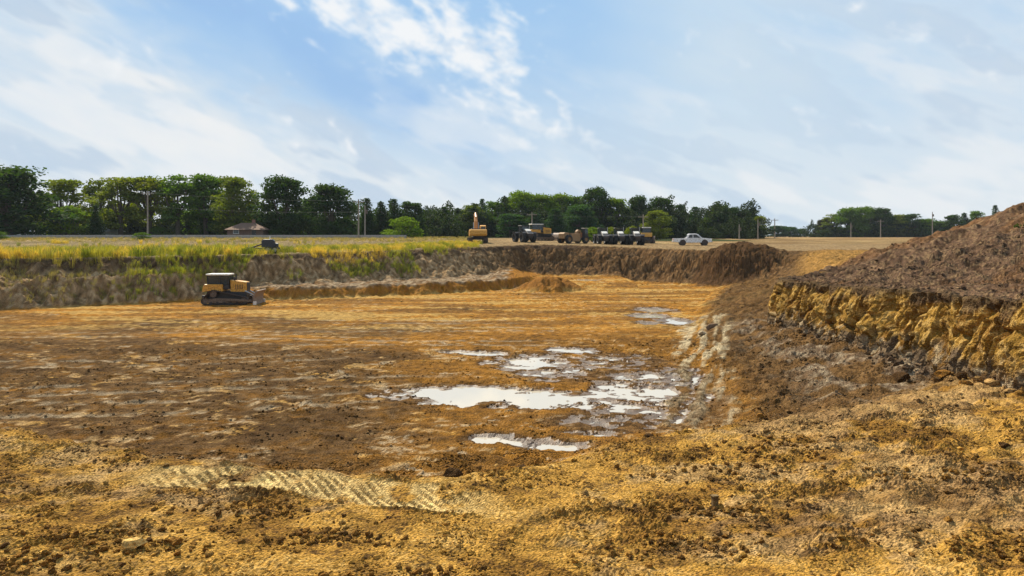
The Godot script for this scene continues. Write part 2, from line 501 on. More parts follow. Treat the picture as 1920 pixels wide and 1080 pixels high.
func soil(x: float, d: float, h: float) -> Color:
	# uses what ground() left in the fields
	var a := n_coarse.get_noise_2d(x * 0.06 + 31.0, d * 0.1 + 7.0)
	var b := n_mid.get_noise_2d(x * 0.33 + 5.0, d * 0.4 - 12.0)
	var c := n_fine.get_noise_2d(x * 1.3 + 70.0, d * 1.5)
	var s := n_mid.get_noise_2d(x * lerpf(0.3, 0.12, smoothstep(35.0, 60.0, d)) + b * 0.4 + 18.0, d * lerpf(0.5, 0.22, smoothstep(35.0, 60.0, d)) + a * 1.5 + 3.0)
	var e := n_fine.get_noise_2d(x * 5.6 + 7.0, d * 5.6 + 90.0)
	var blot := n_mid.get_noise_2d(x * 0.75 + 33.0, d * lerpf(1.25, 0.55, smoothstep(40.0, 65.0, d)) + 61.0)
	var col: Color
	# pit floor: orange clay scraped along x in the far part, darker churned soil on the left and near
	col = BROWN.lerp(ORANGE, clampf(smoothstep(54.0, 78.0, d + a * 22.0 + b * 6.0) * 0.8 + 0.36 + s * 0.7 + a * 0.35 + blot * 0.5, 0.0, 1.0))
	var churn := (1.0 - smoothstep(44.0, 70.0, d + b * 12.0 + a * 26.0)) * (1.0 - smoothstep(-11.0, -2.0, x + b * 6.0 + a * 8.0))
	col = col.lerp(DARK.lerp(Color(0.25, 0.15, 0.065), clampf(0.42 + c * 0.7 + blot * 0.7, 0.0, 1.0)), clampf(churn * (1.0 + b * 0.9 + c * 0.4 + blot * 0.7), 0.0, 0.9))
	col = col.lerp(DARK, smoothstep(0.14, 0.5, b * 0.45 + c * 0.55 + blot * 0.5 - a * 0.3) * 0.7)
	col = col.lerp(GREYMUD.lerp(YELLOW, clampf(0.5 + b, 0.0, 1.0)), smoothstep(0.24, 0.5, s * 0.7 + blot * 0.35 + c * 0.3 + e * 0.2) * 0.8)
	if d > 50.0:
		var sweep := n_mid.get_noise_2d(x * 0.045 + b * 0.2, d * 0.21 + 9.0) + c * 0.12 + blot * 0.16
		var far := smoothstep(50.0, 62.0, d)
		col = col.lerp(Color(0.66, 0.42, 0.13), smoothstep(0.04, 0.36, sweep) * far * 0.75)
		col = col.lerp(Color(0.25, 0.13, 0.04), smoothstep(0.02, 0.34, -sweep + n_mid.get_noise_2d(x * 0.2 + 71.0, d * 0.3) * 0.4) * far * 0.65)
	col = col.lerp(GREYMUD, rut * 0.55)
	if terrace > 0.0:
		col = col.lerp(ORANGE.lerp(Color(0.36, 0.15, 0.03), 0.5 + c), smoothstep(0.05, 0.35, terrace) * 0.9)
		col = col.lerp(GREYSOIL.lerp(GREYMUD, clampf(0.35 + c + b, 0.0, 1.0)), smoothstep(0.8, 0.99, terrace + b * 0.15) * 0.85)
	if heap > 0.0 and x < 15.0:
		col = col.lerp(Color(0.36, 0.16, 0.035), minf(1.0, heap * 2.5))
	# slope under the cliff
	if rightness > 0.0:
		col = col.lerp(Color(0.235, 0.135, 0.055).lerp(DARK, clampf(0.55 + c * 1.2 + b * 0.9, 0.0, 1.0)), smoothstep(0.05, 0.3, rightness) * 0.9)
		col = col.lerp(GREYSOIL.lerp(GREYMUD, clampf(c * 1.5 + e, 0.0, 0.7)), smoothstep(0.25, 0.6, rightness) * smoothstep(-0.05, 0.3, b + 0.1) * (1.0 - smoothstep(50.0, 60.0, d)) * 0.8)
	# near bench: yellow clay with dark clods
	if near > 0.0:
		var nc := YELLOW.lerp(BROWN, smoothstep(0.0, 0.5, b + a * 0.7 + c * 0.35) * 0.7)
		nc = nc.lerp(PALE, smoothstep(0.08, 0.45, -b * 0.6 + e * 0.5) * 0.55)
		nc = nc.lerp(Color(0.44, 0.30, 0.165), smoothstep(0.05, 0.4, a * 0.9 - b * 0.5 + blot * 0.4 + smoothstep(0.0, 14.0, x) * 0.15) * 0.5)
		nc = nc.lerp(BROWN.lerp(DARK, clampf(0.45 + c * 0.8, 0.0, 1.0)), smoothstep(0.02, 0.3, churned + e * 0.3 + c * 0.2) * 0.6)
		nc = nc.lerp(DARK, smoothstep(0.14, 0.44, c * 0.4 + e * 0.6 + b * 0.25 - 0.03) * 0.85)
		nc = nc.lerp(Color(0.84, 0.60, 0.24), tread * (0.9 + b * 0.3))
		col = col.lerp(nc, smoothstep(0.1, 0.7, near + b * 0.2))
	if ridge > 0.0:
		col = col.lerp(CREAM, clampf(ridge * (0.85 + c * 0.4), 0.0, 0.95))
	# wet mud round the puddles
	if wet > 0.0:
		var damp := smoothstep(0.05, 0.45, wet)
		# soaked soil along the waterline
		col = col.lerp(Color(0.085, 0.05, 0.026), (1.0 - smoothstep(0.02, 0.11, h + c * 0.03)) * smoothstep(0.02, 0.1, wet) * 0.9)
		col = col.lerp(Color(0.135, 0.08, 0.038).lerp(Color(0.3, 0.22, 0.13), smoothstep(0.1, 0.45, c + b * 0.5) * 0.6), damp * smoothstep(0.02, 0.09, h) * 0.7)
	# banks
	if wallness > 0.02 or up > 0.0:
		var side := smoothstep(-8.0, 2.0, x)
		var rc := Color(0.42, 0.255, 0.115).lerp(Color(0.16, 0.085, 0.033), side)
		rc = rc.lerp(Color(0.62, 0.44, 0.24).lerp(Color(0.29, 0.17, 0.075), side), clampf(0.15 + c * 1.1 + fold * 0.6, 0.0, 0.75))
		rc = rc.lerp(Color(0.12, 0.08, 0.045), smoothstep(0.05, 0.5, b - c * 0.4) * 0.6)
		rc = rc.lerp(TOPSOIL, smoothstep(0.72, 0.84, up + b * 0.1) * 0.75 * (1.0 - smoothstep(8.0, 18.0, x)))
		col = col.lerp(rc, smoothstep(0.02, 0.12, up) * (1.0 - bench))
	if heap > 0.0 and x > 15.0:
		col = col.lerp(Color(0.17, 0.09, 0.04).lerp(DARK, clampf(0.5 + c * 1.5, 0.0, 1.0)), minf(1.0, heap * 2.0))
	# upper ground
	if up > 0.9 and bench < 0.9 and d > 60.0:
		var grassy := Color(0.24, 0.19, 0.08).lerp(Color(0.40, 0.29, 0.15), clampf(0.5 + b + c, 0.0, 1.0))
		var bare := Color(0.46, 0.33, 0.17).lerp(Color(0.30, 0.19, 0.09), clampf(0.45 + b + c * 0.8, 0.0, 1.0))
		var uc := grassy.lerp(bare, smoothstep(-9.0, -2.0, x + b * 4.0))
		if x > 26.0:
			uc = uc.lerp(Color(0.30, 0.19, 0.085).lerp(Color(0.5, 0.35, 0.16), smoothstep(0.0, 0.35, s + a * 0.3)), smoothstep(135.0, 150.0, d))
		col = col.lerp(uc, smoothstep(0.93, 1.0, up + b * 0.03) * (1.0 - heap))
	# bench and mound
	if bench > 0.0:
		var mcol := Color(0.225, 0.135, 0.08).lerp(Color(0.06, 0.036, 0.022), clampf(0.5 + c * 1.2 + b * 0.7, 0.0, 1.0))
		mcol = mcol.lerp(Color(0.32, 0.21, 0.11), smoothstep(0.15, 0.45, e * 0.6 + c * 0.5 - b * 0.3) * 0.7)
		mcol = mcol.lerp(Color(0.27, 0.135, 0.055), smoothstep(-0.15, 0.3, a + b * 0.5 + smoothstep(52.0, 62.0, d) * 0.9 - 0.35) * 0.5)
		mcol = mcol.lerp(YELLOW, smoothstep(58.0, 70.0, d) * (1.0 - smoothstep(100.0, 116.0, d)) * 0.5)
		col = col.lerp(mcol, smoothstep(0.3, 0.9, bench))
	var k := 1.0 + c * 0.22 + e * 0.3
	return Color(col.r * k, col.g * k, col.b * k)

# one band of the land as a grid; cells are sorted by what they belong to
var pieces := {}

func piece(called: String) -> Dictionary:
	if not pieces.has(called):
		pieces[called] = {"v": PackedVector3Array(), "c": PackedColorArray(), "i": PackedInt32Array()}
	return pieces[called]

func band(x0: float, x1: float, dx: float, d0: float, d1: float, dz: float, detail: int, skirt: bool) -> void:
	var nx := int((x1 - x0) / dx) + 1
	var nz := int((d1 - d0) / dz) + 1
	var v := PackedVector3Array()
	var c := PackedColorArray()
	var kind := PackedByteArray()
	v.resize(nx * nz)
	c.resize(nx * nz)
	kind.resize(nx * nz)
	var i := 0
	for r in nz:
		var d := d0 + r * dz
		for q in nx:
			var x := x0 + q * dx
			var h := ground(x, d, detail)
			v[i] = Vector3(x, h, -d)
			c[i] = soil(x, d, h)
			var k := 0
			if bench > 0.5:
				k = 3
			elif up > 0.97 and heap < 0.3:
				k = 2
			elif up > 0.04 or (heap > 0.4 and x > 15.0):
				k = 1
			elif wet > 0.1 and h < 0.035:
				k = 4
			kind[i] = k
			i += 1
	var names := ["pit_floor", "pit_bank", "upper_ground", "spoil_mound", "wet_mud"]
	for k in 5:
		var p := piece(names[k])
		var remap := PackedInt32Array()
		remap.resize(nx * nz)
		remap.fill(-1)
		var pv: PackedVector3Array = p.v
		var pc: PackedColorArray = p.c
		var pi: PackedInt32Array = p.i
		var found := false
		for r in nz - 1:
			var row := r * nx
			for q in nx - 1:
				var a := row + q
				if kind[a] != k:
					continue
				found = true
				for t in [a, a + 1, a + nx + 1, a, a + nx + 1, a + nx]:
					var m := remap[t]
					if m < 0:
						m = pv.size()
						remap[t] = m
						pv.append(v[t])
						pc.append(c[t])
					pi.append(m)
		if skirt and found:
			# folds of soil below the near and far edges close the steps between the bands
			for edge in [0, nz - 1]:
				for q in nx - 1:
					var a: int = edge * nx + q
					if kind[a - (nx if edge else 0)] != k:
						continue
					var m := pv.size()
					for t in [v[a], v[a + 1], v[a + 1] - Vector3(0, 0.4, 0), v[a] - Vector3(0, 0.4, 0)]:
						pv.append(t)
						pc.append(c[a])
					for t in [0, 1, 2, 0, 2, 3]:
						pi.append(m + t)
		p.v = pv
		p.c = pc
		p.i = pi

func array_mesh(v: PackedVector3Array, c: PackedColorArray, i: PackedInt32Array, n := PackedVector3Array()) -> ArrayMesh:
	var arr := []
	arr.resize(Mesh.ARRAY_MAX)
	arr[Mesh.ARRAY_VERTEX] = v
	if c.size():
		arr[Mesh.ARRAY_COLOR] = c
	if n.size():
		arr[Mesh.ARRAY_NORMAL] = n
	arr[Mesh.ARRAY_INDEX] = i
	var m := ArrayMesh.new()
	m.add_surface_from_arrays(Mesh.PRIMITIVE_TRIANGLES, arr)
	return m

# the land round the detailed bands, out to the horizon
func surroundings() -> void:
	var xs: Array[float] = []
	var ds: Array[float] = []
	for x in [-6000, -3000, -1500, -900, -600, -420, -320, -250, -200, -160, -130, -110, -95, -82, -76]:
		xs.append(x)
	for k in 40:
		xs.append(-72.0 + k * 3.8)
	for x in [82, 90, 104, 125, 160, 210, 300, 420, 600, 900, 1500, 3000, 6000]:
		xs.append(x)
	xs.append_array([-34.0, -19.0, 19.0, 34.0])
	xs.sort()
	for d in [-3000, -1000, -400, -200, -100, -50, -30, -20, -12, -8, -5, -2, 0, 2, 4, 6, 8, 9.5, 11, 14, 18, 21, 24, 30, 36, 42, 49, 58, 66, 74, 82, 90, 98, 106, 114, 122, 130, 134, 138]:
		ds.append(d)
	for d in [142, 147, 152, 158, 164, 167, 170, 173, 176, 179, 182, 186, 192, 200, 210, 222, 236, 252, 270, 300, 340, 400, 500, 700, 1000, 1600, 3000, 6000]:
		ds.append(d)
	var v := PackedVector3Array()
	var c := PackedColorArray()
	var i := PackedInt32Array()
	var nx := xs.size()
	for r in ds.size():
		for q in nx:
			var x := xs[q]
			var d := ds[r]
			var h: float
			var col: Color
			if d > 134.0 or absf(x) > 76.0:
				h = grade(x, d) if d > 60.0 else maxf(ground(x, maxf(d, 0.0), 0), 4.5)
				ground(x, clampf(d, 0.0, 240.0), 0)
				up = 1.0
				bench = 0.0
				near = 0.0
				rightness = 0.0
				heap = 0.0
				wallness = 0.0
				col = soil(x, clampf(d, 61.0, 4000.0), h)
				if d > 182.0 and x < 60.0:
					col = Color(0.07, 0.085, 0.03)
			else:
				h = ground(x, maxf(d, 0.0), 0)
				if d < 12.0:
					# the heap on which the photograph was taken
					var q2 := sqrt(x * x * 0.5 + d * d) / 10.5
					h = maxf(h, 0.8 + 4.1 * pow(maxf(0.0, 1.0 - q2), 1.1))
				col = soil(x, maxf(d, 0.0), h)
				if d > 13.0 and d < 134.0:
					h -= 0.25
			if d > 400.0 and h > 6.2:
				h = 6.2
			v.append(Vector3(x, h, -d))
			c.append(col)
	for r in ds.size() - 1:
		for q in nx - 1:
			var xa := xs[q]
			var xb := xs[q + 1]
			var da := ds[r]
			var db := ds[r + 1]
			var inside := false
			if da >= 11.0 and db <= 24.0 and xa >= -19.0 and xb <= 19.0:
				inside = true
			if da >= 24.0 and db <= 49.0 and xa >= -34.0 and xb <= 34.0:
				inside = true
			if da >= 49.0 and db <= 134.5 and xa >= -72.1 and xb <= 75.0:
				inside = true
			if inside:
				continue
			var a := r * nx + q
			for t in [a, a + 1, a + nx + 1, a, a + nx + 1, a + nx]:
				i.append(t)
	structure("field", array_mesh(v, c, i), "flat open land reaching past the pit to the horizon", M.soil)

# the yellow clay face cut into the bench on the right
func cliff() -> void:
	var path: Array[Vector2] = []
	var d := 15.0
	while d < 49.0:
		path.append(Vector2(at(T_XC, d, 0.0), d))
		d += 0.065
	for k in 90:
		var t := k / 89.0
		# round the far corner
		path.append(Vector2(17.0 + 4.6 * t * t, 49.0 + 6.2 * t - 0.8 * t * t))
	var rows := 66
	var v := PackedVector3Array()
	var c := PackedColorArray()
	var idx := PackedInt32Array()
	var s := 0.0
	var n_block := noise(77, FastNoiseLite.TYPE_CELLULAR, 1.0, 1)
	n_block.cellular_return_type = FastNoiseLite.RETURN_DISTANCE2_SUB
	n_block.cellular_jitter = 0.9
	var n_value := noise(77, FastNoiseLite.TYPE_CELLULAR, 1.0, 1)
	n_value.cellular_return_type = FastNoiseLite.RETURN_CELL_VALUE
	n_value.cellular_jitter = 0.9
	for p in path.size():
		var a := path[maxi(p - 1, 0)]
		var b := path[mini(p + 1, path.size() - 1)]
		var tangent := (b - a).normalized()
		var outward := Vector2(-tangent.y, tangent.x)
		if outward.x > 0:
			outward = -outward
		s += (b - a).length() * 0.5
		var q := path[p]
		var foot := ground(q.x - 0.9, q.y, 1) - 0.12
		var top_w := n_coarse.get_noise_2d(s * 0.45, 3.0)
		var inner := q - outward * 2.2
		var top := lerpf(4.45, 3.95, smoothstep(26.0, 48.0, q.y)) + 0.22 * top_w + n_mid.get_noise_2d(s * 1.4, 8.0) * 0.1
		top = lerpf(top, maxf(ground(inner.x, inner.y, 1), 3.3), 0.5)
		var end := smoothstep(0.55, 1.0, float(p - path.size() + 90) / 89.0)
		for r in rows:
			var t := r / float(rows - 1)
			var hh := 0.0
			var out := 0.0
			if t < 0.74:
				hh = t / 0.74
				# leaning face: talus below, clay columns above
				out = 0.55 * pow(1.0 - hh, 2.2) + 0.28 * (1.0 - hh)
				var warp := n_mid.get_noise_2d(s * 0.6, hh * 1.3) * 0.5
				var blk := n_block.get_noise_2d(s * 0.8 + warp, hh * 1.15 + s * 0.04)
				var val := n_value.get_noise_2d(s * 0.8 + warp, hh * 1.15 + s * 0.04)
				var big := n_coarse.get_noise_2d(s * 0.3 + 14.0, hh * 0.35)
				var face := sin(PI * clampf(hh * 1.02, 0.0, 1.0))
				out += (smoothstep(-1.0, -0.8, blk) * 0.34 + val * 0.22 + big * 0.6) * (0.3 + 0.7 * face)
				var flute := n_ridge.get_noise_2d(s * 0.55 + hh * 0.2, hh * 0.2)
				out -= smoothstep(0.4, 0.8, flute) * 0.24 * face
				out += n_mid.get_noise_2d(s * 0.45 + 9.0, hh * 4.2 + s * 0.12) * 0.16 * (0.4 + 0.6 * face)
				out += n_mid.get_noise_2d(s * 2.4, hh * 5.0) * 0.075
				out += n_fine.get_noise_2d(s * 5.0, hh * 11.0) * 0.045
				out += smoothstep(0.86, 0.97, hh) * 0.12 * (0.5 + top_w)
			else:
				hh = 1.0 + (t - 0.74) * 0.12
				out = lerpf(0.14 + 0.06 * top_w + n_coarse.get_noise_2d(s * 0.3 + 14.0, 0.35) * 0.14, -2.0, (t - 0.74) / 0.26)
				out += n_mid.get_noise_2d(s * 2.2, t * 9.0) * 0.06
			var pos := q + outward * out
			var y := lerpf(foot, top, minf(hh, 1.0))
			if t >= 0.74:
				var back := (t - 0.74) / 0.26
				y = top + (n_mid.get_noise_2d(pos.x * 1.5, pos.y * 1.5) * 0.12 + n_fine.get_noise_2d(pos.x * 4.0, pos.y * 4.0) * 0.06) * smoothstep(0.0, 0.2, back)
				y = lerpf(y, ground(pos.x, pos.y, 1) - 0.1, smoothstep(0.35, 1.0, back))
			else:
				y += n_mid.get_noise_2d(s * 1.6, hh * 4.0 + 30.0) * 0.06
			v.append(Vector3(pos.x, y, -pos.y))
			var cb := n_mid.get_noise_2d(s * 0.5, hh * 2.4 + 11.0)
			var cf := n_fine.get_noise_2d(s * 2.3, hh * 5.0)
			var col := Color(0.47, 0.265, 0.055).lerp(Color(0.27, 0.135, 0.03), smoothstep(-0.2, 0.35, cb))
			col = col.lerp(Color(0.64, 0.42, 0.14), smoothstep(0.1, 0.4, cf - cb * 0.3) * 0.6)
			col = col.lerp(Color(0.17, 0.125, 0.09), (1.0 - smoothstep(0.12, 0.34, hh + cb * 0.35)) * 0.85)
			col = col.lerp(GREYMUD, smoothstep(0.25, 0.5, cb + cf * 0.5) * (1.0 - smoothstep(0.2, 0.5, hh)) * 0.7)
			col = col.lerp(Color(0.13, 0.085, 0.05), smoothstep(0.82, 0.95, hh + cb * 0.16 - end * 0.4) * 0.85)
			if hh > 1.0:
				ground(pos.x + 0.6, pos.y, 2)
				bench = 1.0
				col = col.lerp(soil(pos.x + 0.6, pos.y, y), smoothstep(1.0, 1.012, hh))
			var k := 1.0 + cf * 0.25
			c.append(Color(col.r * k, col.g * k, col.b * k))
	for p in path.size() - 1:
		for r in rows - 1:
			var a := p * rows + r
			for t in [a, a + rows, a + rows + 1, a, a + rows + 1, a + 1]:
				idx.append(t)
	structure("clay_cliff", array_mesh(v, c, idx), "yellow clay face cut below the dark spoil mound", M.soil)

# irregular lumps
func lump_mesh(seed_: int, rough: float, squash: float, colors := false) -> ArrayMesh:
	var n := noise(seed_, FastNoiseLite.TYPE_SIMPLEX, 0.9, 2)
	var cell := noise(seed_ + 1, FastNoiseLite.TYPE_CELLULAR, 0.8, 1)
	var v := PackedVector3Array()
	var i := PackedInt32Array()
	var rings := 4
	var sides := 6
	for r in rings + 1:
		var e := PI * r / rings - PI / 2
		for s in sides:
			var a := TAU * s / sides + r * 0.3
			var p := Vector3(cos(e) * cos(a), sin(e), cos(e) * sin(a))
			var k := 1.0 + n.get_noise_3d(p.x * 1.3, p.y * 1.3, p.z * 1.3) * rough + cell.get_noise_3d(p.x, p.y, p.z) * rough * 0.6
			p *= k * 0.5
			p.y *= squash
			v.append(p)
	for r in rings:
		for s in sides:
			var a := r * sides + s
			var b := r * sides + (s + 1) % sides
			for t in [a, a + sides, b, b, a + sides, b + sides]:
				i.append(t)
	return array_mesh(v, PackedColorArray(), i)

func scatter(called: String, label: String, mesh: Mesh, m: Material, places: Array) -> void:
	var mm := MultiMesh.new()
	mm.transform_format = MultiMesh.TRANSFORM_3D
	mm.use_colors = true
	mm.mesh = mesh
	mm.instance_count = places.size()
	for k in places.size():
		mm.set_instance_transform(k, places[k][0])
		mm.set_instance_color(k, places[k][1])
	var o := MultiMeshInstance3D.new()
	o.name = numbered(called)
	o.multimesh = mm
	o.material_override = m
	o.set_meta("kind", "stuff")
	o.set_meta("label", label)
	o.set_meta("category", called.replace("_", " "))
	add_child(o)

func any_basis(size: Vector3) -> Basis:
	return Basis.from_euler(Vector3(rng.randf() * TAU, rng.randf() * TAU, rng.randf() * TAU)).scaled(size)


# ------------------------------------------------------------------ sky
var k_veil: FastNoiseLite
var k_puff: FastNoiseLite
var k_wisp: FastNoiseLite

func sky_colour(az: float, el: float) -> Color:
	# az and el in degrees; az 0 is straight down the pit
	var e := maxf(el, 0.0)
	var ra := deg_to_rad(az)
	var re := deg_to_rad(e)
	var flat_ := 1.0 / (sin(re) + 0.11)
	var px := sin(ra) * cos(re) * flat_
	var pz := cos(ra) * cos(re) * flat_
	var t := 1.0 - exp(-e / 9.0)
	var horizon := Color(0.87, 0.91, 0.925)
	var col := horizon.lerp(Color(0.60, 0.765, 0.935), t)
	col = col.lerp(Color(0.50, 0.68, 0.90), smoothstep(18.0, 70.0, e))
	var big := k_veil.get_noise_2d(az * 0.7, e * 1.5)
	var w := k_wisp.get_noise_2d(px * 2.2 + pz * 0.7, pz * 1.1 + 40.0)
	# streaks slant down to the right, as the wind draws the clouds
	var along := az * 0.86 - e * 0.5
	var across := e * 1.0 + az * 0.42
	var soft0 := k_veil.get_noise_2d(az * 3.0 + 10.0, e * 4.0)
	var streak := k_wisp.get_noise_2d(along * 0.55, across * 2.4)
	var fibre := k_wisp.get_noise_2d(along * 1.9 + 90.0 + soft0 * 3.0, across * 6.0)
	var soft := k_veil.get_noise_2d(az * 2.0 + 80.0, e * 3.4)
	# a thin veil lies over the left half, its edge slanting down to the right; elsewhere it comes and goes
	var line := 14.6 - (az + 26.0) * 0.47
	var inside := (line - e) / 2.4 + big * 0.9 + soft * 0.8 + streak * 1.1
	var placed := exp(-pow((az + 10.0) / 34.0, 4.0)) * (1.0 - smoothstep(20.0, 34.0, e))
	var veil := smoothstep(-0.9, 1.2, inside) * placed + (1.0 - placed) * smoothstep(-0.45, 0.35, big + streak * 0.5 + w * 0.3) * 0.85
	var haze := 1.0 - smoothstep(1.0, 15.0, e + soft * 3.0 + streak * 3.0 + fibre * 1.2)
	veil = clampf(maxf(veil, haze * 0.85), 0.0, 1.0)
	var right := smoothstep(3.0, 18.0, az) * placed
	col = col.lerp(Color(0.815, 0.885, 0.935), right * (0.9 + streak * 0.5 + soft * 0.3))
	# the blue opening between the veil and the band of puffs
	var open := exp(-pow((e - (line + 3.6)) / 3.0, 2.0)) * placed * (1.0 - smoothstep(-6.0, 4.0, az)) * (0.8 + soft * 0.8)
	col = col.lerp(Color(0.61, 0.755, 0.92), clampf(open, 0.0, 1.0) * 0.8)
	col = col.lerp(Color(0.89, 0.915, 0.935), veil * (0.84 + fibre * 0.4 + soft * 0.2) * (1.0 - clampf(open, 0.0, 1.0) * 0.75))
	# blue-grey undersides and brighter folds in the veil
	col = col.lerp(Color(0.70, 0.79, 0.885), smoothstep(0.02, 0.36, streak + fibre * 0.6 + soft * 0.35) * veil * 0.6)
	col = col.lerp(Color(0.945, 0.95, 0.955), smoothstep(0.05, 0.4, -streak + fibre * 0.4 - soft * 0.3) * veil * 0.6)
	# a band of small puffs and wisps crossing the middle, others round the sky
	var mid := 16.8 - (az + 15.0) * 0.29
	var off := (e - mid - soft * 1.6 - fibre * 0.7) / (1.6 + 0.06 * (az + 20.0))
	var bandm := exp(-off * off * 0.55) * smoothstep(-25.0, -13.0, az) * (1.0 - smoothstep(-0.5, 2.6, az))
	var off2 := (e - (8.0 - (az - 2.0) * 0.35)) / 2.4
	var low := exp(-off2 * off2) * smoothstep(-7.0, 0.0, az) * (1.0 - smoothstep(3.0, 9.0, az))
	var puffs := k_puff.get_noise_2d(az * 3.6 + soft * 4.0 + fibre * 2.0, e * 5.5 + az * 1.6)
	var grain := k_puff.get_noise_2d(az * 9.0 + 30.0, e * 12.0)
	var stray := smoothstep(0.1, 0.55, k_veil.get_noise_2d(az * 1.6 + 200.0, e * 3.0 + az * 0.9)) * 0.5 * (1.0 - smoothstep(-2.0, 6.0, az) * placed)
	var puff := smoothstep(-0.12, 0.85, maxf(maxf(bandm * 1.05, low * 0.62), stray) * 0.95 + puffs * 0.75 + grain * 0.16 - 0.38)
	col = col.lerp(Color(0.965, 0.97, 0.975), clampf(puff, 0.0, 1.0) * 0.95)
	col = col.lerp(Color(0.84, 0.885, 0.935), smoothstep(0.1, 0.4, -puffs + grain * 0.4) * bandm * clampf(puff * 2.0, 0.0, 1.0) * 0.5)
	return col

func make_sky() -> ImageTexture:
	k_veil = noise(5, FastNoiseLite.TYPE_SIMPLEX_SMOOTH, 0.05, 4)
	k_puff = noise(8, FastNoiseLite.TYPE_SIMPLEX_SMOOTH, 0.09, 4)
	k_wisp = noise(13, FastNoiseLite.TYPE_SIMPLEX_SMOOTH, 0.07, 4)
	var w := 1024
	var h := 512
	var data := PackedByteArray()
	data.resize(w * h * 3)
	var p := 0
	for y in h:
		var el := 90.0 - (y + 0.5) * 180.0 / h
		for x in w:
			if el < -1.0:
				data[p] = 150
				data[p + 1] = 140
				data[p + 2] = 120
			else:
				# the first column looks straight down the pit
				var az := wrapf((x + 0.5) * 360.0 / w, -180.0, 180.0)
				var c := sky_colour(az, el)
				# close the seam behind the camera
				if absf(az) > 165.0:
					c = c.lerp(sky_colour(-az, el), 0.5 * (absf(az) - 165.0) / 15.0)
				data[p] = int(clampf(c.r, 0, 1) * 255.0 + 0.5)
				data[p + 1] = int(clampf(c.g, 0, 1) * 255.0 + 0.5)
				data[p + 2] = int(clampf(c.b, 0, 1) * 255.0 + 0.5)
			p += 3
	var im := Image.create_from_data(w, h, false, Image.FORMAT_RGB8, data)
	im.resize(4096, 2048, Image.INTERPOLATE_CUBIC)
	# the same sky at full resolution where clouds are seen large
	var y0 := 1024 - 240
	var fh := 244
	var fw := 480
	for x0 in [0, 4096 - 480]:
		var fd := PackedByteArray()
		fd.resize(fw * fh * 3)
		p = 0
		for y in fh:
			var el := 90.0 - (y0 + y + 0.5) * 180.0 / 2048.0
			for x in fw:
				var c := sky_colour(wrapf((x0 + x + 0.5) * 360.0 / 4096.0, -180.0, 180.0), el)
				fd[p] = int(clampf(c.r, 0, 1) * 255.0 + 0.5)
				fd[p + 1] = int(clampf(c.g, 0, 1) * 255.0 + 0.5)
				fd[p + 2] = int(clampf(c.b, 0, 1) * 255.0 + 0.5)
				p += 3
		im.blit_rect(Image.create_from_data(fw, fh, false, Image.FORMAT_RGB8, fd), Rect2i(0, 0, fw, fh), Vector2i(x0, y0))
	return ImageTexture.create_from_image(im)

# ------------------------------------------------------------------ plants
func leaf_cloud(centres: Array, per: int, leaf: float, seed_: int) -> ArrayMesh:
	var r := RandomNumberGenerator.new()
	r.seed = seed_
	var v := PackedVector3Array()
	var c := PackedColorArray()
	var i := PackedInt32Array()
	for q in centres:
		var at_: Vector3 = q[0]
		var rad: float = q[1]
		var shade: float = r.randf_range(0.8, 1.2)
		var warm: float = r.randf_range(-0.1, 0.14)
		for k in int(per * (0.5 + rad * 0.5)):
			var dir := Vector3(r.randfn(), r.randfn() * 0.8, r.randfn()).normalized()
			var p := at_ + dir * rad * pow(r.randf(), 0.4) * Vector3(1.15, 0.72, 1.15)
			var u := Vector3(r.randfn(), r.randfn(), r.randfn()).normalized()
			var w := u.cross(Vector3(r.randfn(), r.randfn(), r.randfn()).normalized()).normalized()
			var s := leaf * r.randf_range(0.6, 1.25)
			var b := v.size()
			v.append(p - u * s * 0.5)
			v.append(p + w * s * 0.34)
			v.append(p + u * s * 0.62)
			v.append(p - w * s * 0.34)
			var t: float = shade * r.randf_range(0.75, 1.25)
			var col := Color(t * (1.0 + warm), t, t * (1.0 - warm * 0.6))
			for m in 4:
				c.append(col)
			for m in [0, 1, 2, 0, 2, 3]:
				i.append(b + m)
	return array_mesh(v, c, i)

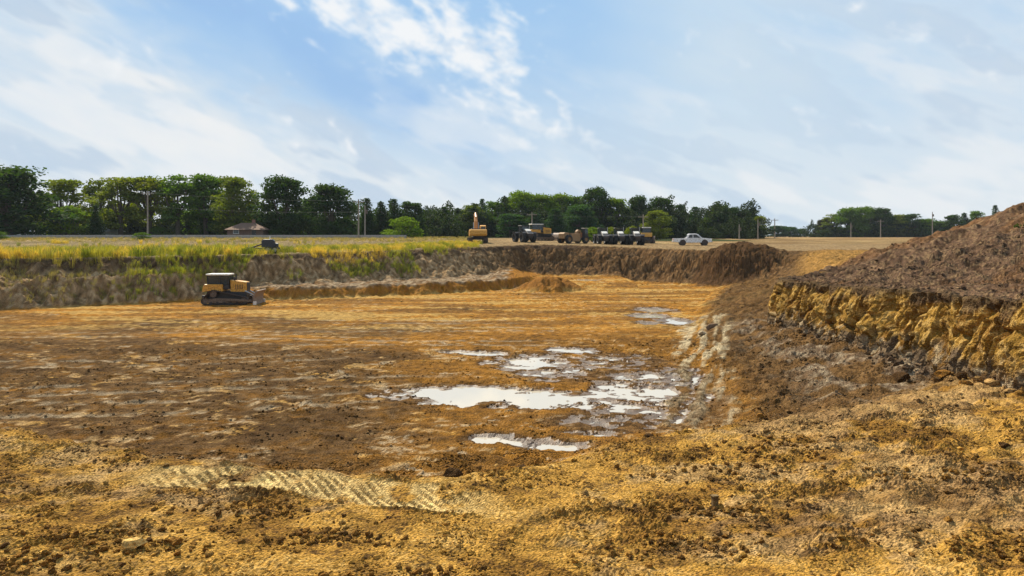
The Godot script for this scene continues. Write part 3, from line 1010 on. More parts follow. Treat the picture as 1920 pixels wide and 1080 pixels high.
# trunk and limbs, then crowns of leaf clumps; trees are built 10 m tall and scaled
func broad_tree(seed_: int, t0: float, radius: float, clumps: int, clump: float, gap: float) -> Array:
	var r := RandomNumberGenerator.new()
	r.seed = seed_
	var st := mb()
	var lean := Vector3(r.randf_range(-0.35, 0.35), 0, r.randf_range(-0.35, 0.35))
	var fork := 10.0 * lerpf(t0, 1.0, 0.22)
	var top := Vector3(0, fork, 0) + lean
	tube(st, Vector3(0, -0.4, 0), Vector3(0, 0.6, 0), 0.36, 0.27, 9)
	tube(st, Vector3(0, 0.6, 0), top, 0.27, 0.18, 9)
	var centres := []
	var limbs := 7
	for k in limbs:
		var a := TAU * k / limbs + r.randf_range(-0.4, 0.4)
		var tall := r.randf_range(0.45, 0.95)
		var reach := radius * r.randf_range(0.35, 0.75) * (1.25 - tall * 0.6)
		var end := Vector3(cos(a) * reach, lerpf(fork, 9.6, tall), sin(a) * reach)
		var start := top.lerp(Vector3(0, fork * 0.72, 0), r.randf())
		var bend := start.lerp(end, 0.5) + Vector3(cos(a), -0.2, sin(a)) * 0.35
		tube(st, start, bend, 0.12, 0.08, 6, false)
		tube(st, bend, end, 0.08, 0.03, 6, false)
		for m in 3:
			var q := bend.lerp(end, 0.35 + 0.3 * m)
			tube(st, q, q + Vector3(r.randfn(), absf(r.randfn()) + 0.3, r.randfn()) * 0.6, 0.035, 0.015, 5, false)
		centres.append([end, clump * r.randf_range(0.8, 1.1)])
	tube(st, top, Vector3(lean.x * 1.5, 8.8, lean.z * 1.5), 0.18, 0.05, 7, false)
	var lobes := r.randf_range(0, TAU)
	for k in clumps:
		var t := r.randf()
		var y := 10.0 * lerpf(t0, 0.955, t)
		var env := radius * pow(sin(PI * clampf(0.2 + 0.74 * pow(t, 0.95), 0.0, 1.0)), 0.6)
		var a := r.randf() * TAU
		env *= 0.86 + 0.2 * sin(a * 3.0 + lobes + t * 4.0)
		var rr := env * pow(r.randf_range(gap, 1.0), 0.6)
		centres.append([Vector3(cos(a) * rr, y, sin(a) * rr), clump * r.randf_range(0.6, 1.15)])
	return [st.commit(), leaf_cloud(centres, 96, 0.36, seed_ + 500)]

func conifer_tree(seed_: int, radius: float, ragged: float) -> Array:
	var r := RandomNumberGenerator.new()
	r.seed = seed_
	var st := mb()
	tube(st, Vector3(0, -0.4, 0), Vector3(0, 9.7, 0), 0.24, 0.03, 8)
	var centres := []
	var y := 0.9
	while y < 9.8:
		var t := y / 10.0
		var env := radius * pow(1.0 - t, 0.75) * (1.0 + ragged * r.randf_range(-0.35, 0.3))
		var n := maxi(3, int(7 * (1.0 - t) + 2))
		var turn := r.randf() * TAU
		for k in n:
			var a := turn + TAU * k / n + r.randf_range(-0.25, 0.25)
			var reach := env * r.randf_range(0.75, 1.1)
			var dir := Vector3(cos(a), 0, sin(a))
			tube(st, Vector3(0, y, 0), dir * reach * 0.8 + Vector3(0, y - 0.12 * reach, 0), 0.05, 0.015, 5, false)
			centres.append([dir * reach * 0.78 + Vector3(0, y - 0.12 * reach, 0), 0.36 + 0.2 * env])
			if reach > 0.9:
				centres.append([dir * reach * 0.4 + Vector3(0, y, 0), 0.45])
		y += 0.36 + 0.2 * (1.0 - t) + r.randf() * 0.1
	centres.append([Vector3(0, 9.8, 0), 0.2])
	return [st.commit(), leaf_cloud(centres, 56, 0.27, seed_ + 900)]

func bush(seed_: int, spread: float) -> Array:
	var r := RandomNumberGenerator.new()
	r.seed = seed_
	var st := mb()
	var centres := []
	for k in 9:
		var a := TAU * k / 9.0 + r.randf_range(-0.3, 0.3)
		var end := Vector3(cos(a) * spread * 0.6, r.randf_range(4.0, 7.6), sin(a) * spread * 0.6)
		tube(st, Vector3(cos(a) * 0.2, -0.3, sin(a) * 0.2), end, 0.14, 0.04, 6)
	for k in 60:
		var t := r.randf()
		var a := r.randf() * TAU
		var rr := spread * sqrt(maxf(0.05, 1.0 - pow(t, 2.4))) * pow(r.randf(), 0.4)
		centres.append([Vector3(cos(a) * rr, 0.7 + t * 8.6, sin(a) * rr), r.randf_range(0.8, 1.35)])
	return [st.commit(), leaf_cloud(centres, 80, 0.42, seed_ + 300)]

# px-free placing: x and d in metres, h the height, wide the crown's width
func plant(called: String, label: String, category: String, shape: Array, leaves: Material, x: float, d: float, h: float, wide: float, natural: float, turn: float, group := "") -> void:
	var o := thing(called, label, category, Vector3(x, (grade(x, d) if d < 400.0 else 6.2) - 0.05, -d), turn, group)
	o.scale = Vector3(wide / natural, h / 10.0, wide / natural)
	part("trunk" if category == "tree" else "stem", shape[0], M.bark, o)
	part("crown" if category == "tree" else "foliage", shape[1], leaves, o)

func tuft_mesh(blades: int, spread: float, seed_: int, width: float) -> ArrayMesh:
	var r := RandomNumberGenerator.new()
	r.seed = seed_
	var v := PackedVector3Array()
	var i := PackedInt32Array()
	for k in blades:
		var a := r.randf() * TAU
		var base := Vector3(cos(a), 0, sin(a)) * spread * sqrt(r.randf())
		var out := Vector3(cos(a + r.randfn() * 0.7), 0, sin(a + r.randfn() * 0.7))
		var h := r.randf_range(0.55, 1.05)
		var side := Vector3(-out.z, 0, out.x) * width
		var mid := base + out * 0.10 * h + Vector3(0, h * 0.6, 0)
		var tip := base + out * r.randf_range(0.2, 0.5) * h + Vector3(0, h, 0)
		var b := v.size()
		for q in [base - side * 0.7, base + side * 0.7, mid - side, mid + side, tip]:
			v.append(q)
		for q in [0, 1, 3, 0, 3, 2, 2, 3, 4]:
			i.append(b + q)
	return array_mesh(v, PackedColorArray(), i)

func grass_places(x0: float, x1: float, d0: float, d1: float, tries: int, keep: Callable) -> Array:
	var out := []
	for k in tries:
		var x := rng.randf_range(x0, x1)
		var d := rng.randf_range(d0, d1)
		var h := ground(x, d, 1)
		var got: Variant = keep.call(x, d, h)
		if got != null:
			var s: float = got[0]
			var b := Basis(Vector3.UP, rng.randf() * TAU).scaled(Vector3(s * rng.randf_range(0.8, 1.2), s * rng.randf_range(0.75, 1.25), s * rng.randf_range(0.8, 1.2)))
			out.append([Transform3D(b, Vector3(x, h - 0.03, -d)), got[1]])
	return out

# ------------------------------------------------------------------ machines
func P(a: Array) -> PackedVector2Array:
	var out := PackedVector2Array()
	for k in range(0, a.size(), 2):
		out.append(Vector2(a[k], a[k + 1]))
	return out

func prism_part(called: String, a: Array, z0: float, z1: float, m: Material, parent: Node3D, e := 0.03) -> MeshInstance3D:
	var st := mb()
	prism(st, P(a), z0, z1, e)
	return part(called, st.commit(), m, parent)

func box_part(called: String, c: Vector3, s: Vector3, m: Material, parent: Node3D, e := 0.03, turn := Basis.IDENTITY) -> MeshInstance3D:
	var st := mb()
	box(st, c, s, e, turn)
	return part(called, st.commit(), m, parent)

func tube_part(called: String, a: Vector3, b: Vector3, r0: float, r1: float, m: Material, parent: Node3D, sides := 10) -> MeshInstance3D:
	var st := mb()
	tube(st, a, b, r0, r1, sides)
	return part(called, st.commit(), m, parent)

# a crawler track: a belt of shoes round wheels given as [x, y, r], in order round the loop
func crawler(parent: Node3D, wheels: Array, z: float, width: float, pitch: float) -> void:
	var o := Node3D.new()
	o.name = "track"
	parent.add_child(o, true)
	var loop := PackedVector2Array()
	var n := wheels.size()
	for k in n:
		var a: Array = wheels[k]
		var prev: Array = wheels[(k + n - 1) % n]
		var next: Array = wheels[(k + 1) % n]
		var ca := Vector2(a[0], a[1])
		var t0 := (ca - Vector2(prev[0], prev[1])).normalized()
		var t1 := (Vector2(next[0], next[1]) - ca).normalized()
		var a0 := Vector2(-t0.y, t0.x).angle()
		var a1 := Vector2(-t1.y, t1.x).angle()
		while a1 > a0:
			a1 -= TAU
		for s in 7:
			var t := lerpf(a0, a1, s / 6.0)
			loop.append(ca + Vector2(cos(t), sin(t)) * a[2])
	var belt := mb()
	var total := 0.0
	var m := loop.size()
	for k in m:
		var a := loop[k]
		var b := loop[(k + 1) % m]
		var mid := (a + b) * 0.5
		var l := a.distance_to(b)
		total += l
		if l > 0.01:
			box(belt, Vector3(mid.x, mid.y, z), Vector3(l + 0.02, 0.07, width), 0.01, Basis(Vector3(0, 0, 1), (b - a).angle()))
	# grousers
	var step := 0.0
	var k2 := 0
	var walked := 0.0
	while k2 < m:
		var a := loop[k2]
		var b := loop[(k2 + 1) % m]
		var l := a.distance_to(b)
		while step <= walked + l and l > 0.001:
			var p := a.lerp(b, (step - walked) / l)
			var dir := (b - a).normalized()
			var out := Vector2(-dir.y, dir.x)
			p += out * 0.05
			box(belt, Vector3(p.x, p.y, z), Vector3(0.03, 0.09, width), 0.006, Basis(Vector3(0, 0, 1), dir.angle()))
			step += pitch
		walked += l
		k2 += 1
	part("belt", belt.commit(), M.track, o)
	for w in wheels:
		var wm := mb()
		lathe_z(wm, Vector3(w[0], w[1], z), [Vector2(0.001, -width * 0.36), Vector2(w[2] * 0.4, -width * 0.36), Vector2(w[2] * 0.45, -width * 0.28), Vector2(w[2] * 0.95, -width * 0.25), Vector2(w[2] * 0.95, width * 0.25), Vector2(w[2] * 0.45, width * 0.28), Vector2(w[2] * 0.4, width * 0.36), Vector2(0.001, width * 0.36)], 18)
		part("sprocket", wm.commit(), M.dusty_steel, o)

func bulldozer(label: String, at_: Vector3, turn: float) -> Node3D:
	var t := thing("bulldozer", label, "bulldozer", at_, turn, "yellow bulldozers")
	for z in [-1.0, 1.0]:
		crawler(t, [[-1.95, 0.36, 0.3], [-1.1, 1.08, 0.36], [1.95, 0.42, 0.36]], z, 0.61, 0.2)
		prism_part("track_frame", [-1.85, 0.18, 1.85, 0.16, 1.95, 0.5, 1.1, 0.62, -0.9, 0.66, -1.7, 0.5], z - 0.2, z + 0.2, M.dusty_paint, t)
		for k in 5:
			var r := mb()
			lathe_z(r, Vector3(-1.3 + k * 0.65, 0.2, z), [Vector2(0.001, -0.26), Vector2(0.13, -0.26), Vector2(0.13, 0.26), Vector2(0.001, 0.26)], 12)
			part("roller", r.commit(), M.track, t)
	prism_part("chassis", [-2.0, 0.6, 2.05, 0.55, 2.05, 1.25, -1.9, 1.35], -0.6, 0.6, M.dark_paint, t)
	prism_part("fuel_tank", [-2.25, 1.28, -2.2, 1.75, -2.0, 2.05, -0.25, 2.03, -0.2, 1.3, -1.1, 1.42], -1.05, 1.05, M.machine_yellow, t, 0.06)
	var hood := prism_part("hood", [0.42, 1.2, 0.38, 2.45, 1.1, 2.36, 2.02, 2.25, 2.06, 1.22], -0.55, 0.55, M.machine_yellow, t, 0.06)
	for z in [-0.56, 0.56]:
		for k in 5:
			box_part("louver", Vector3(0.95 + k * 0.17, 1.75, z), Vector3(0.06, 0.5, 0.03), M.dark_paint, hood, 0.008)
	box_part("grille", Vector3(2.08, 1.72, 0), Vector3(0.06, 0.9, 0.94), M.dark_paint, hood, 0.01)
	tube_part("exhaust", Vector3(0.75, 2.35, -0.28), Vector3(0.75, 3.05, -0.28), 0.07, 0.06, M.dark_paint, t)
	tube_part("air_cleaner", Vector3(0.75, 2.35, 0.28), Vector3(0.75, 2.75, 0.28), 0.11, 0.11, M.dark_paint, t)
	var cab := Node3D.new()
	cab.name = "cab"
	t.add_child(cab)
	prism_part("base", [-1.85, 1.95, 0.3, 1.95, 0.36, 1.55, 0.0, 1.5], -0.8, 0.8, M.dark_paint, cab)
	for p in [[-1.8, -0.78], [-1.8, 0.78], [-0.55, -0.8], [-0.55, 0.8], [0.28, -0.7], [0.28, 0.7]]:
		box_part("pillar", Vector3(p[0], 2.42, p[1]), Vector3(0.1, 0.98, 0.1), M.dark_paint, cab)
	for z in [-0.78, 0.78]:
		box_part("window", Vector3(-1.17, 2.42, z), Vector3(1.14, 0.92, 0.02), M.glass, cab, 0.004)
		box_part("window", Vector3(-0.14, 2.42, z * 0.97), Vector3(0.74, 0.92, 0.02), M.glass, cab, 0.004)
	box_part("windscreen", Vector3(0.28, 2.42, 0), Vector3(0.02, 0.92, 1.28), M.glass, cab, 0.004)
	box_part("rear_window", Vector3(-1.8, 2.42, 0), Vector3(0.02, 0.92, 1.4), M.glass, cab, 0.004)
	box_part("seat", Vector3(-1.0, 2.2, 0), Vector3(0.5, 0.7, 0.5), M.dark_paint, cab, 0.08)
	box_part("roof", Vector3(-0.78, 3.0, 0), Vector3(2.35, 0.17, 1.75), M.roof_white, cab, 0.06)
	# blade and its arms
	for z in [-1.38, 1.38]:
		prism_part("push_arm", [0.2, 0.42, 2.85, 0.3, 2.85, 0.5, 0.2, 0.64], z - 0.09, z + 0.09, M.dusty_paint, t)
	for z in [-0.62, 0.62]:
		tube_part("hydraulic_cylinder", Vector3(1.9, 1.35, z), Vector3(2.95, 0.85, z), 0.08, 0.05, M.steel, t)
	var blade := mb()
	prism(blade, P([2.95, 0.05, 3.2, 0.03, 3.12, 0.35, 3.1, 0.75, 3.2, 1.1, 3.42, 1.4, 3.3, 1.43, 3.05, 1.15, 2.95, 0.75]), -1.65, 1.65, 0.02)
	var bl := part("blade", blade.commit(), M.blade, t)
	for z in [-1.62, 1.62]:
		box_part("end_bit", Vector3(3.16, 0.2, z), Vector3(0.34, 0.38, 0.07), M.bright_steel, bl)
	box_part("drawbar", Vector3(-2.3, 0.75, 0), Vector3(0.5, 0.25, 0.5), M.dark_paint, t)
	return t

func excavator(at_: Vector3, turn: float) -> void:
	# built facing +x, counterweight towards -x
	var t := thing("excavator", "yellow excavator on tracks with its boom raised, seen from behind", "excavator", at_, turn)
	for z in [-1.25, 1.25]:
		crawler(t, [[-1.75, 0.46, 0.36], [1.75, 0.46, 0.36]], z, 0.7, 0.21)
		prism_part("track_frame", [-1.5, 0.25, 1.5, 0.25, 1.4, 0.65, -1.4, 0.65], z - 0.22, z + 0.22, M.dark_paint, t)
	tube_part("slew_ring", Vector3(0, 0.6, 0), Vector3(0, 1.1, 0), 0.75, 0.75, M.dark_paint, t, 20)
	box_part("car_body", Vector3(0, 0.7, 0), Vector3(1.6, 0.4, 2.0), M.dark_paint, t)
	prism_part("counterweight", [-2.4, 1.15, -2.55, 1.4, -2.5, 2.05, -2.3, 2.2, -1.6, 2.2, -1.6, 1.1], -1.42, 1.42, M.machine_yellow, t, 0.1)
	prism_part("house", [-1.58, 1.1, -1.58, 2.12, 1.2, 2.05, 1.5, 1.6, 1.5, 1.1], -1.36, 0.4, M.machine_yellow, t, 0.05)
	box_part("engine_hood", Vector3(-1.1, 2.24, -0.3), Vector3(1.2, 0.2, 1.6), M.dark_paint, t)
	var cab := prism_part("cab", [-0.2, 1.1, -0.25, 2.75, 0.1, 2.9, 1.0, 2.85, 1.5, 2.0, 1.5, 1.1], 0.45, 1.4, M.machine_yellow, t, 0.05)
	box_part("window", Vector3(0.5, 2.3, 1.41), Vector3(1.1, 0.8, 0.03), M.glass, cab, 0.004)
	box_part("rear_window", Vector3(-0.25, 2.3, 0.92), Vector3(0.05, 0.7, 0.75), M.glass, cab, 0.004)
	box_part("windscreen", Vector3(1.32, 2.35, 0.92), Vector3(0.03, 0.9, 0.75), M.glass, cab, 0.004, Basis(Vector3(0, 0, 1), 0.5))
	# boom rising in front, arm folded back under it
	prism_part("boom", [1.1, 1.4, 1.5, 1.3, 2.6, 3.1, 3.6, 4.2, 4.6, 4.55, 4.55, 4.85, 3.3, 4.75, 2.1, 3.6], -0.35, 0.15, M.machine_orange, t, 0.05)
	prism_part("arm", [4.3, 5.15, 4.75, 5.0, 4.9, 4.4, 4.45, 1.9, 4.2, 1.9, 4.2, 4.4], -0.3, 0.1, M.machine_yellow, t, 0.04)
	for z in [-0.5, 0.3]:
		tube_part("hydraulic_cylinder", Vector3(1.5, 1.3, z), Vector3(2.75, 3.4, z), 0.1, 0.07, M.steel, t)
	tube_part("arm_cylinder", Vector3(2.6, 4.35, -0.1), Vector3(4.4, 5.1, -0.1), 0.09, 0.06, M.bright_steel, t)
	prism_part("bucket", [4.1, 1.95, 4.6, 1.9, 4.9, 1.4, 4.7, 0.85, 4.1, 0.7, 3.6, 0.95, 4.1, 1.2], -0.65, 0.45, M.track, t)

func tractor(label: String, at_: Vector3, turn: float) -> Node3D:
	# articulated tractor built facing +x
	var t := thing("articulated_tractor", label, "tractor", at_, turn, "dark tractors parked in a row")
	for x in [-1.7, 1.55]:
		for z in [-1.08, 1.08]:
			wheel(t, Vector3(x, 0.92, z), 0.92, 0.7, M.dark_paint, 20)
	prism_part("rear_frame", [-2.5, 0.75, -0.3, 0.75, -0.3, 1.3, -2.5, 1.35], -0.45, 0.45, M.dark_paint, t)
	prism_part("front_frame", [-0.3, 0.75, 2.7, 0.7, 2.75, 1.25, -0.3, 1.3], -0.45, 0.45, M.dark_paint, t)
	tube_part("hinge", Vector3(-0.35, 0.6, 0), Vector3(-0.35, 1.4, 0), 0.2, 0.2, M.steel, t)
	for z in [-1.08, 1.08]:
		prism_part("fender", [-2.6, 1.7, -2.2, 2.0, -1.2, 2.0, -0.8, 1.7, -1.2, 1.88, -2.2, 1.88], z - 0.36, z + 0.36, M.dark_paint, t, 0.015)
		prism_part("fender", [0.75, 1.75, 1.05, 1.98, 2.0, 1.98, 2.4, 1.7, 2.0, 1.86, 1.05, 1.86], z - 0.36, z + 0.36, M.dark_paint, t, 0.015)
	var hood := prism_part("hood", [0.5, 1.25, 0.5, 2.5, 1.25, 2.44, 2.45, 1.78, 2.82, 1.62, 2.82, 1.2], -0.62, 0.62, M.dark_paint, t, 0.08)
	prism_part("painted_sheen", [0.6, 2.46, 0.6, 2.56, 1.27, 2.51, 1.9, 2.17, 1.9, 2.05, 1.25, 2.4], -0.5, 0.5, M.sky_sheen_paint, hood, 0.02)  # pale slab on the hood, standing for the sky reflected in it
	box_part("grille", Vector3(2.84, 1.4, 0), Vector3(0.05, 0.34, 0.9), M.track, hood, 0.01)
	for z in [-0.42, 0.42]:
		box_part("headlight", Vector3(2.7, 1.7, z), Vector3(0.06, 0.1, 0.2), M.steel, hood, 0.02)
	var cab := prism_part("cab", [-0.9, 1.3, -0.95, 1.9, 0.45, 1.9, 0.45, 1.3], -0.85, 0.85, M.dark_paint, t, 0.04)
	for p in [[-0.88, -0.78], [-0.88, 0.78], [0.4, -0.72], [0.4, 0.72]]:
		box_part("pillar", Vector3(p[0], 2.5, p[1]), Vector3(0.1, 1.2, 0.1), M.dark_paint, cab)
	for z in [-0.77, 0.77]:
		box_part("window", Vector3(-0.24, 2.48, z), Vector3(1.2, 1.12, 0.02), M.glass, cab, 0.004)
	box_part("windscreen", Vector3(0.42, 2.48, 0), Vector3(0.02, 1.12, 1.4), M.glass, cab, 0.004)
	box_part("roof", Vector3(-0.25, 3.15, 0), Vector3(1.6, 0.14, 1.75), M.dark_paint, cab, 0.05)
	tube_part("exhaust", Vector3(0.85, 2.3, -0.72), Vector3(0.85, 3.35, -0.72), 0.06, 0.06, M.steel, t)
	return t

func scraper(at_: Vector3, turn: float) -> void:
	# a motor scraper built facing +x: tractor in front, bowl behind
	var t := thing("motor_scraper", "tan and orange motor scraper parked left of the three dark tractors", "scraper", at_, turn)
	t.scale = Vector3.ONE * 0.84
	for z in [-1.05, 1.05]:
		wheel(t, Vector3(-2.9, 0.85, z), 0.85, 0.62, M.tan_paint, 18)
		wheel(t, Vector3(2.0, 0.85, z), 0.85, 0.62, M.tan_paint, 18)
	prism_part("bowl", [-2.2, 0.5, 0.2, 0.35, 0.35, 1.5, 0.2, 1.95, -2.3, 2.05], -1.2, 1.2, M.tan_paint, t, 0.05)
	prism_part("apron", [0.25, 0.4, 0.65, 0.8, 0.6, 1.4, 0.3, 1.6], -1.1, 1.1, M.dusty_paint, t, 0.03)
	prism_part("rear_engine", [-4.0, 1.0, -4.0, 1.9, -3.6, 2.2, -2.4, 2.1, -2.4, 0.9], -0.75, 0.75, M.tan_paint, t, 0.06)
	prism_part("gooseneck", [0.1, 1.5, 0.3, 2.4, 0.8, 2.75, 1.5, 2.6, 1.8, 1.6, 1.4, 1.5, 1.2, 2.2, 0.8, 2.4, 0.55, 1.5], -0.3, 0.3, M.tan_paint, t, 0.04)
	prism_part("engine_hood", [1.9, 1.1, 1.9, 2.15, 3.4, 2.0, 3.5, 1.0], -0.55, 0.55, M.machine_orange, t, 0.05)
	prism_part("chassis", [1.2, 0.6, 3.5, 0.6, 3.5, 1.1, 1.2, 1.1], -0.6, 0.6, M.dark_paint, t, 0.03)
	var cab := prism_part("cab", [1.5, 1.1, 1.45, 2.9, 1.6, 3.0, 2.4, 2.95, 2.5, 1.1], 0.6, 1.35, M.dark_paint, t, 0.04)
	box_part("window", Vector3(1.98, 2.4, 1.36), Vector3(0.7, 0.85, 0.02), M.glass, cab, 0.004)
	box_part("roof", Vector3(1.98, 3.03, 0.97), Vector3(1.2, 0.08, 0.95), M.pale_paint, cab, 0.03)
	tube_part("exhaust", Vector3(2.7, 2.0, -0.3), Vector3(2.7, 2.8, -0.3), 0.07, 0.07, M.steel, t)

func pickup(at_: Vector3, turn: float) -> void:
	var t := thing("pickup_truck", "white crew cab pickup truck parked on the far rim of the pit", "pickup truck", at_, turn)
	prism_part("body", [-3.0, 0.62, -3.02, 1.08, -1.2, 1.12, -1.0, 1.16, 1.25, 1.18, 1.5, 1.17, 2.75, 1.06, 2.92, 0.92, 2.95, 0.55, 2.55, 0.45, -0.95, 0.42, -2.9, 0.52], -0.98, 0.98, M.white_paint, t, 0.07)
	var cab := prism_part("cab", [-1.05, 1.12, -0.78, 1.72, -0.5, 1.84, 0.55, 1.84, 0.85, 1.74, 1.5, 1.14], -0.86, 0.86, M.white_paint, t, 0.1)
	for z in [-0.87, 0.87]:
		prism_part("window", [-0.68, 1.2, -0.5, 1.68, -0.02, 1.72, -0.02, 1.2], z - 0.015, z + 0.015, M.glass, cab, 0.003)
		prism_part("window", [0.1, 1.2, 0.1, 1.72, 0.5, 1.71, 0.7, 1.62, 1.1, 1.22], z - 0.015, z + 0.015, M.glass, cab, 0.003)
	box_part("windscreen", Vector3(1.2, 1.47, 0), Vector3(0.03, 0.78, 1.4), M.glass, cab, 0.004, Basis(Vector3(0, 0, 1), 0.83))
	box_part("rear_window", Vector3(-0.93, 1.47, 0), Vector3(0.03, 0.5, 1.3), M.glass, cab, 0.004, Basis(Vector3(0, 0, 1), -0.42))
	box_part("bed", Vector3(-2.05, 1.0, 0), Vector3(1.7, 0.26, 1.6), M.dark_paint, t, 0.02)
	for x in [-1.55, 1.85]:
		for z in [-0.82, 0.82]:
			wheel(t, Vector3(x, 0.4, z), 0.4, 0.27, M.steel, 0)
			var arch := mb()
			lathe_z(arch, Vector3(x, 0.42, z + signf(z) * 0.13), [Vector2(0.001, -0.06), Vector2(0.5, -0.06), Vector2(0.5, 0.05), Vector2(0.001, 0.05)], 20)
			part("wheel_arch", arch.commit(), M.track, t)
	box_part("front_bumper", Vector3(2.98, 0.58, 0), Vector3(0.16, 0.24, 1.85), M.steel, t, 0.05)
	box_part("rear_bumper", Vector3(-3.06, 0.6, 0), Vector3(0.16, 0.2, 1.85), M.steel, t, 0.05)
	for z in [-0.75, 0.75]:
		box_part("headlight", Vector3(2.9, 0.92, z), Vector3(0.1, 0.18, 0.36), M.bright_steel, t, 0.03)
		box_part("tail_light", Vector3(-3.02, 0.9, z * 1.2), Vector3(0.06, 0.32, 0.14), M.red_lens, t, 0.02)
		box_part("mirror", Vector3(0.95, 1.28, z * 1.42), Vector3(0.16, 0.2, 0.2), M.dark_paint, t, 0.04)

func pump_trailer(at_: Vector3, turn: float) -> void:
	var t := thing("pump_trailer", "dark towed pump on two wheels standing on the grassy rim", "pump", at_, turn)
	prism_part("engine_box", [-0.7, 0.7, -0.7, 1.5, -0.5, 1.65, 0.5, 1.65, 0.75, 1.45, 0.75, 0.7], -0.5, 0.5, M.dark_blue, t, 0.06)
	prism_part("chassis", [-1.0, 0.5, 1.0, 0.5, 1.0, 0.66, -1.0, 0.66], -0.55, 0.55, M.dark_paint, t, 0.02)
	for z in [-0.75, 0.75]:
		wheel(t, Vector3(0.1, 0.42, z), 0.42, 0.25, M.pale_paint, 0)
		wheel(t, Vector3(0.85, 0.42, z), 0.42, 0.25, M.pale_paint, 0)
	tube_part("tow_bar", Vector3(-0.9, 0.6, 0), Vector3(-2.5, 0.72, 0), 0.07, 0.05, M.dark_paint, t)
	tube_part("jack", Vector3(-2.2, 0.0, 0), Vector3(-2.2, 1.0, 0), 0.05, 0.05, M.steel, t)
	tube_part("exhaust", Vector3(0.2, 1.6, 0.1), Vector3(0.2, 2.05, 0.1), 0.06, 0.05, M.bright_steel, t)
	tube_part("suction_hose", Vector3(-0.6, 1.1, 0.3), Vector3(-2.9, 0.3, 0.5), 0.09, 0.09, M.track, t)
	tube_part("pump_housing", Vector3(0.75, 0.9, 0), Vector3(1.15, 0.9, 0), 0.35, 0.3, M.dark_paint, t, 14)

func house(label: String, at_: Vector3, turn: float, size: Vector3, wall: Material, roof: Material) -> void:
	var t := thing("house", label, "house", at_, turn)
	var hx := size.x * 0.5
	var hz := size.z * 0.5
	box_part("wall", Vector3(0, size.y * 0.5 - 0.2, 0), Vector3(size.x, size.y + 0.4, size.z), wall, t, 0.02)
	var ridge := size.y + size.z * 0.27
	var st := mb()
	# hipped roof with eaves
	var e := 0.6
	var y := size.y
	var c := [Vector3(-hx - e, y, hz + e), Vector3(hx + e, y, hz + e), Vector3(hx + e, y, -hz - e), Vector3(-hx - e, y, -hz - e)]
	var r0 := Vector3(-hx + hz * 0.8, ridge, 0)
	var r1 := Vector3(hx - hz * 0.8, ridge, 0)
	quad(st, c[0], r0, r1, c[1])
	quad(st, c[2], r1, r0, c[3])
	tri(st, c[1], r1, c[2])
	tri(st, c[3], r0, c[0])
	quad(st, c[0], c[1], c[2], c[3])
	var rf := part("roof", st.commit(), roof, t)
	box_part("chimney", Vector3(hx * 0.3, ridge + 0.1, -0.4), Vector3(0.7, 1.3, 0.7), M.brick, rf, 0.02)
	var n := int(size.x / 3.2)
	for k in n:
		var x := -hx + size.x * (k + 0.5) / n
		if k == n / 2:
			var dr := box_part("door", Vector3(x, 1.0, hz + 0.02), Vector3(0.95, 2.0, 0.08), M.dark_paint, t, 0.01)
			box_part("handle", Vector3(x + 0.36, 1.0, hz + 0.09), Vector3(0.05, 0.14, 0.06), M.steel, dr, 0.01)
		else:
			var f := box_part("window", Vector3(x, 1.5, hz + 0.02), Vector3(1.3, 1.1, 0.07), M.roof_white, t, 0.01)
			box_part("pane", Vector3(x, 1.5, hz + 0.05), Vector3(1.12, 0.92, 0.04), M.glass, f, 0.004)

func utility_pole(label: String, x: float, d: float, h: float, arm: bool) -> void:
	var t := thing("utility_pole", label, "utility pole", Vector3(x, grade(x, d), -d), rng.randf_range(-0.3, 0.3), "utility poles along the road")
	tube_part("pole", Vector3(0, -0.5, 0), Vector3(0, h, 0), 0.2, 0.13, M.pole_wood, t, 10)
	if arm:
		box_part("crossarm", Vector3(0, h - 0.6, 0.14), Vector3(2.4, 0.14, 0.12), M.pole_wood, t, 0.01)
		for k in [-1.05, -0.45, 0.45, 1.05]:
			tube_part("insulator", Vector3(k, h - 0.53, 0.14), Vector3(k, h - 0.3, 0.14), 0.06, 0.04, M.dusty_steel, t, 8)
	else:
		tube_part("transformer", Vector3(0.35, h - 1.8, 0), Vector3(0.35, h - 0.9, 0), 0.22, 0.22, M.dusty_steel, t, 12)

func wire(label: String, a: Vector3, b: Vector3, sag: float) -> void:
	var st := mb()
	var p := a
	for k in 16:
		var t := (k + 1) / 16.0
		var q := a.lerp(b, t) - Vector3(0, sag * 4.0 * t * (1.0 - t), 0)
		tube(st, p, q, 0.014, 0.014, 5, false)
		p = q
	var o := MeshInstance3D.new()
	o.name = numbered("overhead_wire")
	o.mesh = st.commit()
	o.material_override = M.wire
	add_child(o)
	tag(o, label, "wire", "overhead wires")

